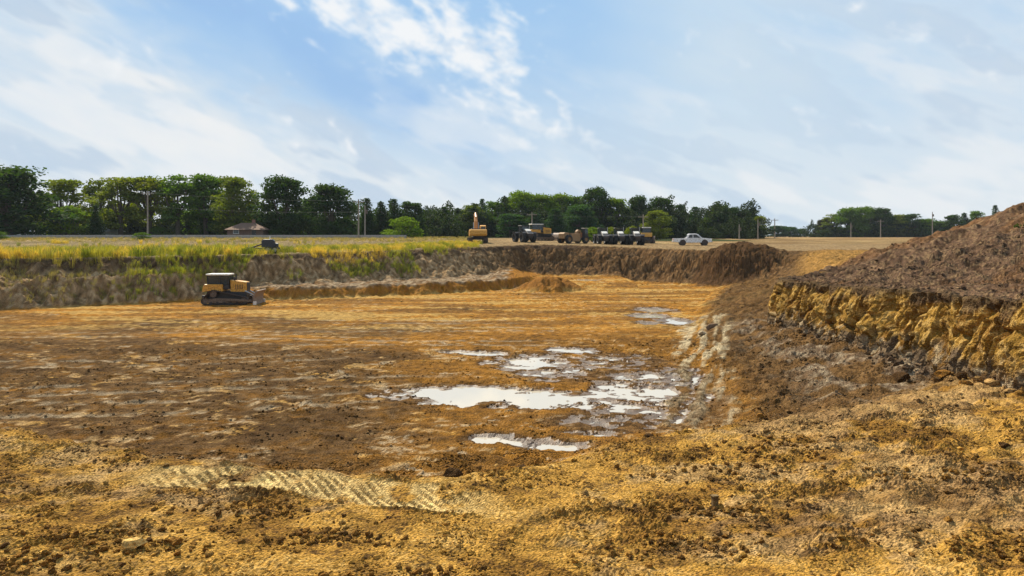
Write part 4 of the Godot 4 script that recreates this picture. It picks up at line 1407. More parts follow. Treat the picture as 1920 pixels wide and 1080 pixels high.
# trees: shape, leaf colour, x, distance, height, crown width (metres), label
var TREES := [
	["dense1", "dark", -113.4, 178.0, 16.1, 22.7, "huge dark tree at the left end of the tree row"],
	["airy1", "yellow", -112.8, 198.0, 15.1, 14.1, "yellow-green tree with an open crown just right of the huge dark tree"],
	["bush1", "bright", -105.3, 188.0, 8.0, 11.6, "low leafy bright green tree under the open yellow-green crown"],
	["cone1", "dark", -98.3, 186.0, 7.8, 5.5, "small dark pointed evergreen beside the white farmhouse"],
	["airy2", "olive", -107.9, 206.0, 15.2, 10.5, "thin leaning tree with sky showing through, right of the dark evergreen"],
	["airy1", "yellow", -97.8, 197.0, 15.6, 14.0, "tall yellow-green tree left of the first utility pole"],
	["airy3", "yellow", -92.0, 200.0, 15.6, 13.9, "tall yellowish tree rising behind the first utility pole"],
	["airy2", "mid", -83.9, 198.0, 15.7, 12.8, "tall green tree right of the first utility pole"],
	["broad1", "mid", -78.4, 202.0, 16.4, 14.3, "tallest rounded green tree of the left row"],
	["broad2", "olive", -68.5, 194.0, 15.5, 12.6, "olive green tree left of the brown-roofed house, last before the gap"],
	["broad1", "dark", -69.5, 215.0, 6.9, 8.6, "small dark tree behind the brown-roofed house"],
	["dense2", "dark", -55.3, 190.0, 14.8, 14.4, "dark round tree right of the brown-roofed house"],
	["dense1", "dark", -43.7, 190.0, 12.9, 13.5, "second dark round tree, left of the tall pale pole"],
	["broad2", "mid", -57.2, 220.0, 11.0, 6.8, "lighter green tree filling the gap between two dark round trees"],
	["cone1", "dark", -37.7, 205.0, 10.4, 7.0, "dark pine just right of the tall pale pole"],
	["cone2", "dark", -34.6, 208.0, 9.8, 7.1, "second dark pine behind the bright green bush"],
	["cone1", "dark", -30.9, 206.0, 10.2, 7.3, "third dark pine behind the bright green bush"],
	["broad2", "dark", -27.0, 208.0, 9.8, 9.0, "dark rounded tree behind the right side of the bright green bush"],
	["cone2", "dark", -24.7, 212.0, 8.4, 4.6, "slender dark evergreen at the right end of the pine group"],
	["broad1", "mid", -27.0, 270.0, 7.9, 10.0, "low distant light green tree above the grey house"],
	["cone1", "dark", -20.4, 235.0, 9.3, 7.3, "dark pointed evergreen left of the excavator"],
	["cone2", "dark", -16.4, 238.0, 9.1, 8.1, "ragged dark evergreen next left of the excavator boom"],
	["broad1", "olive", -12.1, 236.0, 10.0, 8.4, "olive tree directly behind the excavator boom"],
	["cone1", "teal", -9.1, 240.0, 11.9, 5.9, "tall narrow spruce just right of the excavator boom"],
	["broad2", "mid", -5.6, 242.0, 11.4, 9.3, "green tree between the narrow spruce and the brighter wood"],
	["cone2", "dark", -2.3, 244.0, 13.1, 7.5, "dark spire at the left edge of the bright wood"],
	["dense2", "bright", 2.7, 250.0, 14.6, 15.0, "bright green rounded tree at the left of the middle wood"],
	["dense1", "bright", 9.2, 252.0, 13.9, 13.6, "second bright green tree of the middle wood"],
	["broad1", "bright", 15.5, 254.0, 14.3, 13.7, "third bright green tree of the middle wood, left of the tallest"],
	["broad2", "mid", 20.5, 252.0, 13.7, 10.9, "green tree tucked against the tallest dark crown"],
	["dense2", "dark", 26.3, 246.0, 15.8, 12.5, "tallest dark round crown of the middle wood"],
	["broad1", "bright", 32.9, 248.0, 12.7, 11.1, "yellow-green tree right of the tallest dark crown"],
	["dense1", "dark", 39.3, 246.0, 13.3, 8.7, "dark tree with a ragged top right of the yellow-green one"],
	["dense2", "dark", 45.9, 244.0, 12.7, 11.7, "dark broad tree above the right-hand tractors"],
	["cone2", "teal", 52.6, 246.0, 10.8, 8.7, "dark conifer left above the white pickup truck"],
	["cone1", "teal", 57.6, 248.0, 10.0, 8.8, "dark conifer directly above the white pickup truck"],
	["cone2", "mid", 62.6, 250.0, 8.6, 8.5, "paler conifer right above the white pickup truck"],
	["dense1", "dark", 66.5, 252.0, 10.7, 9.7, "dark tree starting the block right of the pickup truck"],
	["dense2", "dark", 71.5, 254.0, 10.0, 9.8, "middle dark tree of the block right of the pickup truck"],
	["dense1", "teal", 76.9, 256.0, 9.4, 9.1, "last big dark tree of the block right of the pickup truck"],
	["airy1", "yellow", 75.7, 240.0, 7.0, 5.6, "small yellow-green tree at the right end of the wood"],
	["broad1", "teal", -0.3, 220.0, 6.8, 11.2, "lower bluish green tree behind the single dark tractor"],
	["cone2", "teal", 6.4, 224.0, 7.3, 10.4, "bluish conifer behind the small parked bulldozer"],
	["cone1", "teal", 12.3, 222.0, 8.4, 10.6, "broad bluish conifer behind the motor scraper"],
	["dense1", "teal", 19.7, 228.0, 9.9, 12.3, "rounded bluish green tree behind the three tractors"],
	["broad2", "yellow", 39.4, 214.0, 8.2, 8.3, "yellow-green tree standing in front of the dark broad tree"],
	["dense1", "teal", 144.3, 430.0, 6.3, 15.3, "first far low tree beyond the right end of the wood"],
	["dense2", "teal", 154.8, 440.0, 5.9, 13.6, "second far low tree beyond the right end of the wood"],
	["dense1", "teal", 165.0, 450.0, 4.8, 10.4, "last far low tree before the gap in the skyline"],
	["dense2", "brown", 154.6, 392.0, 9.0, 9.1, "brownish tree at the left end of the right-hand wood"],
	["airy2", "olive", 158.0, 388.0, 11.5, 13.2, "thin-topped tree beside the brownish one in the right-hand wood"],
	["dense1", "mid", 164.2, 384.0, 14.5, 16.6, "rounded tree above the first pole of the right-hand wood"],
	["dense2", "mid", 172.9, 386.0, 14.9, 17.3, "highest rounded tree of the right-hand wood"],
	["dense1", "dark", 179.8, 384.0, 14.3, 14.8, "dark tree behind the second pole of the right-hand wood"],
	["broad1", "olive", 188.6, 386.0, 11.2, 15.5, "olive tree right of the second pole in the right-hand wood"],
	["broad2", "dark", 194.3, 384.0, 11.7, 14.8, "small peaked tree near the right end of the right-hand wood"],
	["dense2", "mid", 202.1, 386.0, 9.1, 14.3, "low tree near the thin mast in the right-hand wood"],
	["dense1", "mid", 207.3, 384.0, 7.8, 13.0, "low tree where the right-hand wood meets the mound"],
	["broad1", "dark", 212.4, 380.0, 11.0, 11.1, "first treetop showing over the slope of the mound"],
	["cone2", "dark", 219.2, 382.0, 12.1, 9.4, "second treetop showing over the slope of the mound"],
	["broad2", "mid", 223.7, 380.0, 13.1, 10.0, "third treetop showing over the slope of the mound"],
	["cone1", "dark", 234.2, 382.0, 15.7, 7.7, "small pointed treetop showing near the top of the mound"],
]

func materials() -> void:
	M.rubber = mat(0.018, 0.017, 0.016, 0.85)
	var grain := noise(3, FastNoiseLite.TYPE_SIMPLEX, 0.02, 5)
	var cell := noise(4, FastNoiseLite.TYPE_CELLULAR, 0.03, 3)
	var g1 := noise_texture(grain, 1024, [[0.0, grey(0.45)], [0.35, grey(0.76)], [0.5, grey(0.9)], [0.7, grey(1.0)], [1.0, grey(1.0)]])
	var g2 := noise_texture(noise(6, FastNoiseLite.TYPE_SIMPLEX, 0.012, 5), 1024, [[0.0, grey(0.62)], [0.5, grey(0.95)], [1.0, grey(1.0)]])
	var hm := noise_texture(cell, 1024, [])
	var s := StandardMaterial3D.new()
	s.vertex_color_use_as_albedo = true
	s.albedo_texture = g1
	s.roughness = 0.95
	s.metallic_specular = 0.12
	s.uv1_triplanar = true
	s.uv1_world_triplanar = true
	s.uv1_scale = Vector3.ONE * 0.55
	s.heightmap_enabled = true
	s.heightmap_texture = hm
	s.heightmap_scale = 7.0
	s.detail_enabled = true
	s.detail_albedo = g2
	s.detail_blend_mode = BaseMaterial3D.BLEND_MODE_MUL
	s.detail_uv_layer = BaseMaterial3D.DETAIL_UV_2
	s.uv2_triplanar = true
	s.uv2_world_triplanar = true
	s.uv2_scale = Vector3.ONE * 0.083
	M.soil = s
	var wm: StandardMaterial3D = s.duplicate()
	wm.roughness = 0.6
	wm.metallic_specular = 0.5
	wm.heightmap_scale = 2.0
	M.wet = wm
	var water := mat(0.43, 0.385, 0.30, 0.03)
	water.metallic_specular = 0.5
	M.water = water
	M.machine_yellow = worn(0.66, 0.33, 0.04, 0.5)
	M.machine_orange = worn(0.50, 0.20, 0.035, 0.55)
	M.tan_paint = worn(0.34, 0.205, 0.09, 0.75)
	M.pale_paint = worn(0.6, 0.55, 0.45, 0.6)
	M.dusty_paint = worn(0.20, 0.13, 0.085, 0.8)
	M.dark_paint = worn(0.028, 0.026, 0.026, 0.5)
	M.dark_blue = worn(0.02, 0.024, 0.035, 0.45)
	M.sky_sheen_paint = worn(0.8, 0.79, 0.74, 0.4)  # off-white colour in place of sky reflection on the tractor hoods
	M.white_paint = worn(0.80, 0.81, 0.82, 0.25)
	M.roof_white = worn(0.75, 0.74, 0.68, 0.5)
	M.blade = worn(0.24, 0.17, 0.12, 0.55)
	M.track = worn(0.065, 0.045, 0.035, 0.75)
	M.dusty_steel = worn(0.16, 0.115, 0.085, 0.7)
	M.steel = mat(0.35, 0.34, 0.33, 0.4, 0.6)
	M.bright_steel = mat(0.7, 0.68, 0.64, 0.35, 0.5)
	M.red_lens = mat(0.4, 0.02, 0.015, 0.3)
	var glass := mat(0.03, 0.045, 0.05, 0.04)
	glass.albedo_color.a = 0.8
	glass.transparency = BaseMaterial3D.TRANSPARENCY_ALPHA
	M.glass = glass
	M.bark = worn(0.12, 0.095, 0.07, 0.9)
	M.stake_wood = worn(0.16, 0.10, 0.03, 0.9)
	M.pole_wood = worn(0.30, 0.26, 0.21, 0.85)
	M.wire = mat(0.12, 0.12, 0.12, 0.7)
	M.brick = worn(0.28, 0.13, 0.09, 0.9)
	M.roof_brown = worn(0.19, 0.11, 0.07, 0.9)
	M.roof_grey = worn(0.45, 0.47, 0.48, 0.8)
	M.wall_brown = worn(0.16, 0.10, 0.075, 0.9)
	M.wall_white = worn(0.7, 0.7, 0.68, 0.8)
	M.asphalt = worn(0.12, 0.115, 0.11, 0.9)
	M.concrete = worn(0.36, 0.34, 0.31, 0.9)
	M.leaf = {}
	for q in [["dark", 0.042, 0.078, 0.022], ["teal", 0.045, 0.095, 0.04], ["mid", 0.10, 0.17, 0.022], ["olive", 0.15, 0.18, 0.026], ["yellow", 0.185, 0.21, 0.025], ["bright", 0.15, 0.225, 0.016], ["brown", 0.06, 0.055, 0.03]]:
		var lm := mat(q[1], q[2], q[3], 0.85)
		lm.metallic_specular = 0.25
		lm.vertex_color_use_as_albedo = true
		lm.backlight_enabled = true
		lm.backlight = Color(0.9, 0.95, 0.35)
		M.leaf[q[0]] = lm
	var gm := mat(1, 1, 1, 0.8)
	gm.metallic_specular = 0.3
	gm.vertex_color_use_as_albedo = true
	gm.backlight_enabled = true
	gm.backlight = Color(0.9, 0.9, 0.5)
	M.grass = gm
	var cm: StandardMaterial3D = s.duplicate()
	cm.detail_enabled = false
	M.clod = cm

func worn(r: float, g: float, b: float, rough: float) -> StandardMaterial3D:
	var m := mat(r, g, b, rough)
	if not M.has("wear"):
		M.wear = noise_texture(noise(19, FastNoiseLite.TYPE_SIMPLEX, 0.02, 4), 256, [[0.0, Color(0.62, 0.55, 0.48)], [0.45, Color(0.93, 0.92, 0.9)], [1.0, Color(1, 1, 1)]])
	m.albedo_texture = M.wear
	m.uv1_triplanar = true
	m.uv1_scale = Vector3.ONE * 0.7
	return m

func puddle_water() -> void:
	# sheets of standing water at y = 0; the lumpy ground rises through them and draws their shores
	var sheets := [
		[-1.0, 33.2, 8.6, 5.2, "broad pale puddle in the middle of the pit floor"], [1.0, 43.0, 9.0, 9.0, "narrow pale puddle behind the broad one on the pit floor"],
		[5.4, 34.5, 6.4, 18.0, "broken strip of puddle water along the foot of the right slope"], [1.0, 25.8, 5.4, 3.0, "small near puddle at the foot of the foreground bench"],
		[11.8, 65.5, 5.0, 17.0, "far right puddle beside the brown slope"],
		[3.0, 112.5, 8.0, 7.0, "far pale puddle at the foot of the bank behind the orange heap", 0.8], [10.6, 106.5, 8.0, 5.6, "far thin puddle right of the orange heap", 0.8]]
	var k2 := 0
	for q in sheets:
		var st := mb()
		var pts: Array[Vector3] = []
		var level: float = (q[5] if q.size() > 5 else 0.0) - 0.006 * k2
		k2 += 1
		for k in 36:
			var a: float = TAU * k / 36.0
			var w := 1.0 + 0.12 * sin(a * 3.0 + q[0]) + 0.08 * sin(a * 7.0 + q[1])
			pts.append(Vector3(q[0] + cos(a) * q[2] * 0.66 * w, level, -q[1] + sin(a) * q[3] * 0.66 * w))
		for k in 36:
			for p in [Vector3(q[0], level, -q[1]), pts[k], pts[(k + 1) % 36]]:
				st.set_normal(Vector3.UP)
				st.add_vertex(p)
		structure("water", st.commit(), q[4], M.water)

func _ready() -> void:
	rng.seed = 20240
	# camera: eye 6.7 m above the pit floor, level, the lens shifted down
	var cam := Camera3D.new()
	cam.name = "camera"
	cam.projection = Camera3D.PROJECTION_FRUSTUM
	cam.near = 0.1
	cam.far = 9000.0
	cam.size = 0.1 * 1080.0 / 1478.0
	cam.frustum_offset = Vector2(0, -0.1 * 97.0 / 1478.0)
	cam.position = Vector3(0, EYE, 0)
	add_child(cam)
	cam.current = true
	var env := Environment.new()
	env.background_mode = Environment.BG_SKY
	var sky := Sky.new()
	var sm := PanoramaSkyMaterial.new()
	sm.panorama = make_sky()
	sky.sky_material = sm
	env.sky = sky
	env.background_energy_multiplier = 0.6
	env.tonemap_mode = Environment.TONE_MAPPER_LINEAR
	env.tonemap_exposure = 1.68
	env.fog_enabled = true
	env.fog_density = 0.00008
	env.fog_light_color = Color(0.86, 0.91, 0.95)
	env.sdfgi_enabled = true
	env.ssao_enabled = true
	env.ssil_enabled = true
	var we := WorldEnvironment.new()
	we.name = "environment"
	we.environment = env
	add_child(we)
	var sun := DirectionalLight3D.new()
	sun.name = "sun"
	sun.light_energy = 1.6
	sun.light_color = Color(1.0, 0.95, 0.86)
	sun.light_angular_distance = 0.6
	sun.shadow_enabled = true
	add_child(sun)
	var az := deg_to_rad(-32.0)
	var el := deg_to_rad(46.0)
	sun.look_at_from_position(Vector3.ZERO, -Vector3(sin(az) * cos(el), sin(el), -cos(az) * cos(el)), Vector3.UP)
	print("sky ", Time.get_ticks_msec())
	materials()
	prepare_land()
	band(-19.0, 19.0, 0.042, 11.0, 24.0, 0.045, 2, true)
	print("near ", Time.get_ticks_msec())
	band(-34.0, 34.0, 0.08, 24.0, 49.0, 0.11, 2, true)
	print("middle ", Time.get_ticks_msec())
	band(-74.0, 76.0, 0.14, 49.0, 135.0, 0.24, 1, true)
	print("far ", Time.get_ticks_msec())
	var about := {"pit_floor": "orange-brown clay floor of the pit and the yellow bench before it", "pit_bank": "steep eroded earth bank round the far side of the pit", "upper_ground": "level ground above the pit behind its far rim", "spoil_mound": "dark grey-brown spoil mound on the right", "wet_mud": "wet grey-brown mud round the puddles"}
	for called in pieces:
		var p: Dictionary = pieces[called]
		print(called, " ", p.i.size() / 3)
		if p.i.size():
			structure(called, array_mesh(p.v, p.c, p.i), about[called], M.wet if called == "wet_mud" else M.soil)
	pieces.clear()
	surroundings()
	cliff()
	puddle_water()
	print("land ", Time.get_ticks_msec())
	vegetation()
	print("plants ", Time.get_ticks_msec())
	vehicles()
	roadside()
	clods()
	print("all ", Time.get_ticks_msec())

func vegetation() -> void:
	var shapes := {
		"dense1": [broad_tree(101, 0.06, 3.5, 92, 1.25, 0.25), 7.6], "dense2": [broad_tree(102, 0.04, 3.5, 96, 1.2, 0.25), 7.6],
		"broad1": [broad_tree(103, 0.1, 3.0, 70, 1.12, 0.25), 6.6], "broad2": [broad_tree(104, 0.08, 3.0, 74, 1.12, 0.25), 6.6],
		"airy1": [broad_tree(105, 0.18, 2.9, 46, 0.95, 0.3), 5.8], "airy2": [broad_tree(106, 0.24, 2.8, 38, 0.9, 0.3), 5.8], "airy3": [broad_tree(107, 0.2, 2.9, 48, 0.92, 0.3), 5.8],
		"cone1": [conifer_tree(108, 2.1, 0.6), 4.2], "cone2": [conifer_tree(109, 2.2, 1.2), 4.4], "bush1": [bush(110, 4.2), 9.0]}
	var k := 0
	for t in TREES:
		var s: Array = shapes[t[0]]
		plant("conifer_tree" if t[0].begins_with("cone") else "broadleaf_tree", t[6], "tree", s[0], M.leaf[t[1]], t[2], t[3], t[4], t[5], s[1], k * 1.7, "trees behind the pit")
		k += 1
	for b in [[-25.5, 184.0, 5.3, 9.6, "bright", "bright green rounded bush in front of the dark pines"], [15.6, 152.0, 3.0, 5.2, "bright", "light green bush left behind the three tractors"], [19.4, 153.0, 3.2, 5.0, "yellow", "yellow-green bush in the middle behind the three tractors"], [23.0, 151.0, 3.5, 3.6, "yellow", "taller yellowish bush right behind the three tractors"],
		[-88.0, 196.0, 3.0, 6.0, "mid", "low green bush under the trees left of the brown-roofed house"], [-97.5, 150.0, 1.7, 3.4, "mid", "small dark green shrub in the grass below the white farmhouse"], [-70.5, 150.0, 1.5, 3.6, "mid", "small green shrub in the grass left of the pump"]]:
		plant("leafy_bush", b[5], "bush", shapes.bush1[0], M.leaf[b[4]], b[0], b[1], b[2], b[3], 9.0, b[0], "bushes on the upper ground")
	# dark undergrowth closing the foot of the wood
	var clump := leaf_cloud([[Vector3.ZERO, 1.0], [Vector3(0.9, 0.3, 0.2), 0.8], [Vector3(-0.8, 0.2, -0.3), 0.85]], 46, 0.42, 77)
	var places := []
	for q in [[-155.0, -68.0, 206.0, 240.0, 900, 10.0], [-70.0, -14.0, 210.0, 240.0, 520, 8.0], [-28.0, 76.0, 232.0, 270.0, 1100, 11.0], [148.0, 235.0, 380.0, 402.0, 700, 8.0], [60.0, 150.0, 440.0, 470.0, 60, 3.0]]:
		for n in q[4]:
			var x := rng.randf_range(q[0], q[1])
			var d := rng.randf_range(q[2], q[3])
			var y: float = rng.randf() * rng.randf() * q[5]
			var s := rng.randf_range(0.9, 1.8)
			var tone := rng.randf_range(0.7, 1.3)
			places.append([Transform3D(any_basis(Vector3.ONE * s), Vector3(x, (grade(x, d) if d < 400.0 else 6.2) + 0.6 + y, -d)), Color(0.03 * tone, 0.05 * tone, 0.018 * tone)])
	scatter("undergrowth", "dark tangled undergrowth at the foot of the woods", clump, M.grass, places)
	# grass
	var tuft := tuft_mesh(11, 0.28, 5, 0.022)
	var gold := Color(0.68, 0.48, 0.11)
	var lime := Color(0.42, 0.38, 0.06)
	var green := Color(0.17, 0.22, 0.035)
	var rim_grass := func(x: float, d: float, h: float) -> Variant:
		if up < 0.985 - 0.3 * rng.randf() * rng.randf() or heap > 0.05 or bench > 0.0:
			return null
		var left := 1.0 - smoothstep(-33.0, -27.0, x)
		var edge := d - at(T_RIM, x, -120)
		if x > -6.0 + n_mid.get_noise_2d(d * 0.2, 3.0) * 4.0:
			return null
		var patch := n_coarse.get_noise_2d(x * 0.09, d * 0.13 + 50.0)
		var clumpy := n_mid.get_noise_2d(x * 0.45 + 12.0, d * 0.6)
		if patch + clumpy * 0.6 < -0.1 + 0.75 * smoothstep(14.0, 34.0, edge):
			return null
		var c := lime.lerp(gold, smoothstep(-0.1, 0.2, patch + n_mid.get_noise_2d(x * 0.3, d * 0.3) * 0.6))
		c = c.lerp(green, smoothstep(0.0, 0.35, n_mid.get_noise_2d(x * 0.25 + 44.0, d * 0.3) + clumpy * 0.3) * 0.85)
		var t := rng.randf_range(0.6, 1.2)
		if up < 0.95:
			c = c.lerp(Color(0.3, 0.27, 0.06), 0.8)
		return [lerpf(0.5, 0.8, left) * (1.0 - 0.4 * smoothstep(6.0, 30.0, edge)) * (1.0 + clumpy * 0.9), Color(c.r * t, c.g * t, c.b * t)]
	scatter("grass", "tall golden and yellow-green grass along the far rim", tuft, M.grass, grass_places(-80.0, -3.0, 70.0, 135.0, 52000, rim_grass))
	var bank := func(x: float, d: float, h: float) -> Variant:
		if up < 0.12 or up > 0.985:
			return null
		var p := 0.0
		if x < -29.0:
			p = smoothstep(-41.0, -34.0, x + n_mid.get_noise_2d(d * 0.3, x * 0.2) * 4.0) * smoothstep(0.25, 0.6, up) + 0.25 + 0.6 * smoothstep(0.0, 0.3, n_mid.get_noise_2d(x * 0.3, d * 0.5))
		elif x > -26.0 and x < -8.0:
			p = smoothstep(-0.05, 0.25, n_mid.get_noise_2d(x * 0.17 + 8.0, d * 0.2)) * smoothstep(-26.0, -22.0, x) * (1.0 - smoothstep(-11.0, -8.0, x)) * smoothstep(0.12, 0.3, up)
		if rng.randf() > p:
			return null
		var t := rng.randf_range(0.7, 1.25)
		var dull := smoothstep(-36.0, -42.0, x)
		var c := lime.lerp(green, rng.randf()).lerp(Color(0.22, 0.18, 0.08).lerp(Color(0.36, 0.27, 0.15), rng.randf()), dull * 0.8)
		if x > -24.0 and x < -16.0 and up > 0.6:
			c = gold
		return [lerpf(0.62, 0.5, dull), Color(c.r * t, c.g * t, c.b * t)]
	scatter("weeds", "green and dull weeds growing on the eroded bank", tuft, M.grass, grass_places(-78.0, -6.0, 60.0, 116.0, 46000, bank))
	var sparse := []
	for n in 5000:
		var x := rng.randf_range(-140.0, -8.0)
		var d := rng.randf_range(135.0, 196.0)
		var t := rng.randf_range(0.7, 1.2)
		var c := Color(0.24, 0.21, 0.07).lerp(Color(0.42, 0.30, 0.12), rng.randf())
		var s := rng.randf_range(0.2, 0.5)
		if d > 163.0 and d < 178.0:
			continue
		sparse.append([Transform3D(Basis(Vector3.UP, rng.randf() * TAU).scaled(Vector3(s * 2.2, s, s * 2.2)), Vector3(x, grade(x, d) - 0.02, -d)), Color(c.r * t, c.g * t, c.b * t)])
	scatter("meadow_grass", "thin dry grass on the field before the road", tuft, M.grass, sparse)
	# a weed on the crest of the mound
	var w := thing("tall_weed", "single dark weed standing on top of the spoil mound", "weed", Vector3(31.2, ground(31.2, 48.5, 1) - 0.05, -48.5))
	tube_part("stem", Vector3.ZERO, Vector3(0.1, 0.45, 0), 0.02, 0.012, M.bark, w, 5)
	part("leaves", leaf_cloud([[Vector3(0.05, 0.45, 0), 0.22], [Vector3(-0.2, 0.4, 0), 0.15]], 26, 0.16, 5), M.leaf.dark, w)

func on(x: float, d: float) -> Vector3:
	return Vector3(x, ground(x, d, 1), -d)

func vehicles() -> void:
	bulldozer("yellow bulldozer with a pale cab roof working on the pit floor", Vector3(-27.75, 0.1, -77.0), 0.04).scale = Vector3.ONE * 0.96
	excavator(Vector3(-5.7, ground(-5.7, 130.0, 1) + 0.02, -130.0), PI * 0.5 + 0.1)
	var y := ground(19.0, 134.5, 0)
	var tr := tractor("single dark tractor with sky sheen painted on its hood standing alone right of the excavator", Vector3(2.1, ground(2.1, 134.0, 0), -134.0), -PI * 0.5 + 0.45)
	tr.scale = Vector3.ONE * 0.88
	copy_of(tr, "leftmost of the three dark tractors with sky sheen painted on their hoods parked side by side", Vector3(15.6, y, -135.5), -PI * 0.5 + 0.12, Vector3.ONE * 0.9)
	copy_of(tr, "middle one of the three dark tractors with sky sheen painted on their hoods parked side by side", Vector3(18.4, y, -135.7), -PI * 0.5 + 0.08, Vector3.ONE * 0.9)
	copy_of(tr, "rightmost of the three dark tractors with sky sheen painted on their hoods, nearest the pickup truck", Vector3(21.1, y, -135.3), -PI * 0.5 + 0.05, Vector3.ONE * 0.9)
	scraper(Vector3(10.6, ground(10.6, 133.0, 0), -133.0), 0.75)
	bulldozer("small distant yellow bulldozer parked between the single tractor and the scraper", Vector3(5.2, grade(5.2, 146.0) - 0.05, -146.0), 0.3)
	bulldozer("dusty yellow bulldozer parked at the right end of the tractor row", Vector3(25.6, grade(25.6, 150.0) - 0.05, -150.0), 1.4)
	pickup(Vector3(30.4, ground(30.4, 133.0, 0) + 0.02, -133.0), -0.12)
	var pk: Node3D = get_child(get_child_count() - 1)
	pk.scale = Vector3.ONE * 1.06
	pump_trailer(Vector3(-28.6, ground(-28.6, 92.5, 1) + 0.02, -92.5), 0.15)

func roadside() -> void:
	# the road beyond the grass, with its low concrete barrier
	var st := mb()
	for k in 60:
		var x0 := -420.0 + k * 7.0
		var x1 := x0 + 7.0
		quad(st, Vector3(x0, grade(x0, 170) + 0.14, -170), Vector3(x0, grade(x0, 178) + 0.1, -178), Vector3(x1, grade(x1, 178) + 0.1, -178), Vector3(x1, grade(x1, 170) + 0.14, -170))
	structure("road", st.commit(), "grey asphalt road running behind the grass", M.asphalt)
	var bar := thing("road_barrier", "long low grey concrete barrier along the road on the left", "barrier", Vector3(0, 0, -168.5))
	for k in 22:
		var x := -152.0 + k * 6.02
		var m := mb()
		box(m, Vector3(x, grade(x, 168.5) + 0.36, rng.randf_range(-0.05, 0.05)), Vector3(5.98, 0.62 + rng.randf_range(-0.03, 0.03), 0.3), 0.04)
		part("panel", m.commit(), M.concrete, bar)
	utility_pole("tall wooden utility pole in front of the yellowish trees on the left", -79.5, 172.0, 10.3, true)
	utility_pole("tall pale utility pole left of the dark pines", -32.7, 168.0, 8.3, true)
	utility_pole("shorter utility pole close beside the tall pale one", -33.2, 178.0, 7.3, false)
	utility_pole("grey utility pole behind the single dark tractor", 4.6, 182.0, 6.0, true)
	utility_pole("utility pole rising behind the tractor row, near the yellowish bush", 30.3, 182.0, 6.2, true)
	utility_pole("thin pole left of the last dark trees, beyond the pickup truck", 64.0, 222.0, 4.2, false)
	utility_pole("pole at the right end of the middle wood", 70.5, 226.0, 5.6, false)
	utility_pole("pole with a crossarm standing alone against the sky", 86.0, 258.0, 6.4, true)
	utility_pole("first pole before the right-hand wood", 129.0, 300.0, 5.6, false)
	utility_pole("second pole before the right-hand wood", 140.3, 300.0, 6.8, true)
	utility_pole("thin mast rising above the right end of the right-hand wood", 160.0, 300.0, 9.8, false)
	var spans := [[-79.5, 172.0, 10.3, -32.7, 168.0, 8.3, "left"], [-32.7, 168.0, 8.3, 4.6, 182.0, 6.0, "middle"], [4.6, 182.0, 6.0, 30.3, 182.0, 6.2, "right"]]
	for s in spans:
		for k in 2:
			var drop := 0.35 if k == 0 else 3.4
			if k == 1 and s[6] != "left":
				continue
			wire("%s overhead wire in the %s span between the utility poles" % ["upper" if k == 0 else "lower", s[6]], Vector3(s[0], grade(s[0], s[1]) + s[2] - drop, -s[1]), Vector3(s[3], grade(s[3], s[4]) + s[5] - drop * (1.0 if k == 0 else 0.8), -s[4]), 0.5)
	house("long brown-roofed house low behind the road", Vector3(-61.6, grade(-61.0, 184.0), -184.0), 0.1, Vector3(8.0, 1.9, 6.0), M.wall_brown, M.roof_brown)
	house("white farmhouse with a pale roof half hidden by trees on the left", Vector3(-104.5, grade(-104.0, 200.0), -200.0), -0.15, Vector3(9.0, 1.6, 5.0), M.wall_white, M.roof_grey)
	house("small pale building at the far left under the huge dark tree", Vector3(-124.5, grade(-124.0, 205.0), -206.0), 0.3, Vector3(7.0, 1.6, 6.0), M.wall_white, M.roof_grey)
	house("grey house beside the bright green bush", Vector3(-27.5, grade(-27.0, 246.0), -250.0), 0.2, Vector3(9.0, 3.0, 7.0), M.wall_white, M.roof_grey)

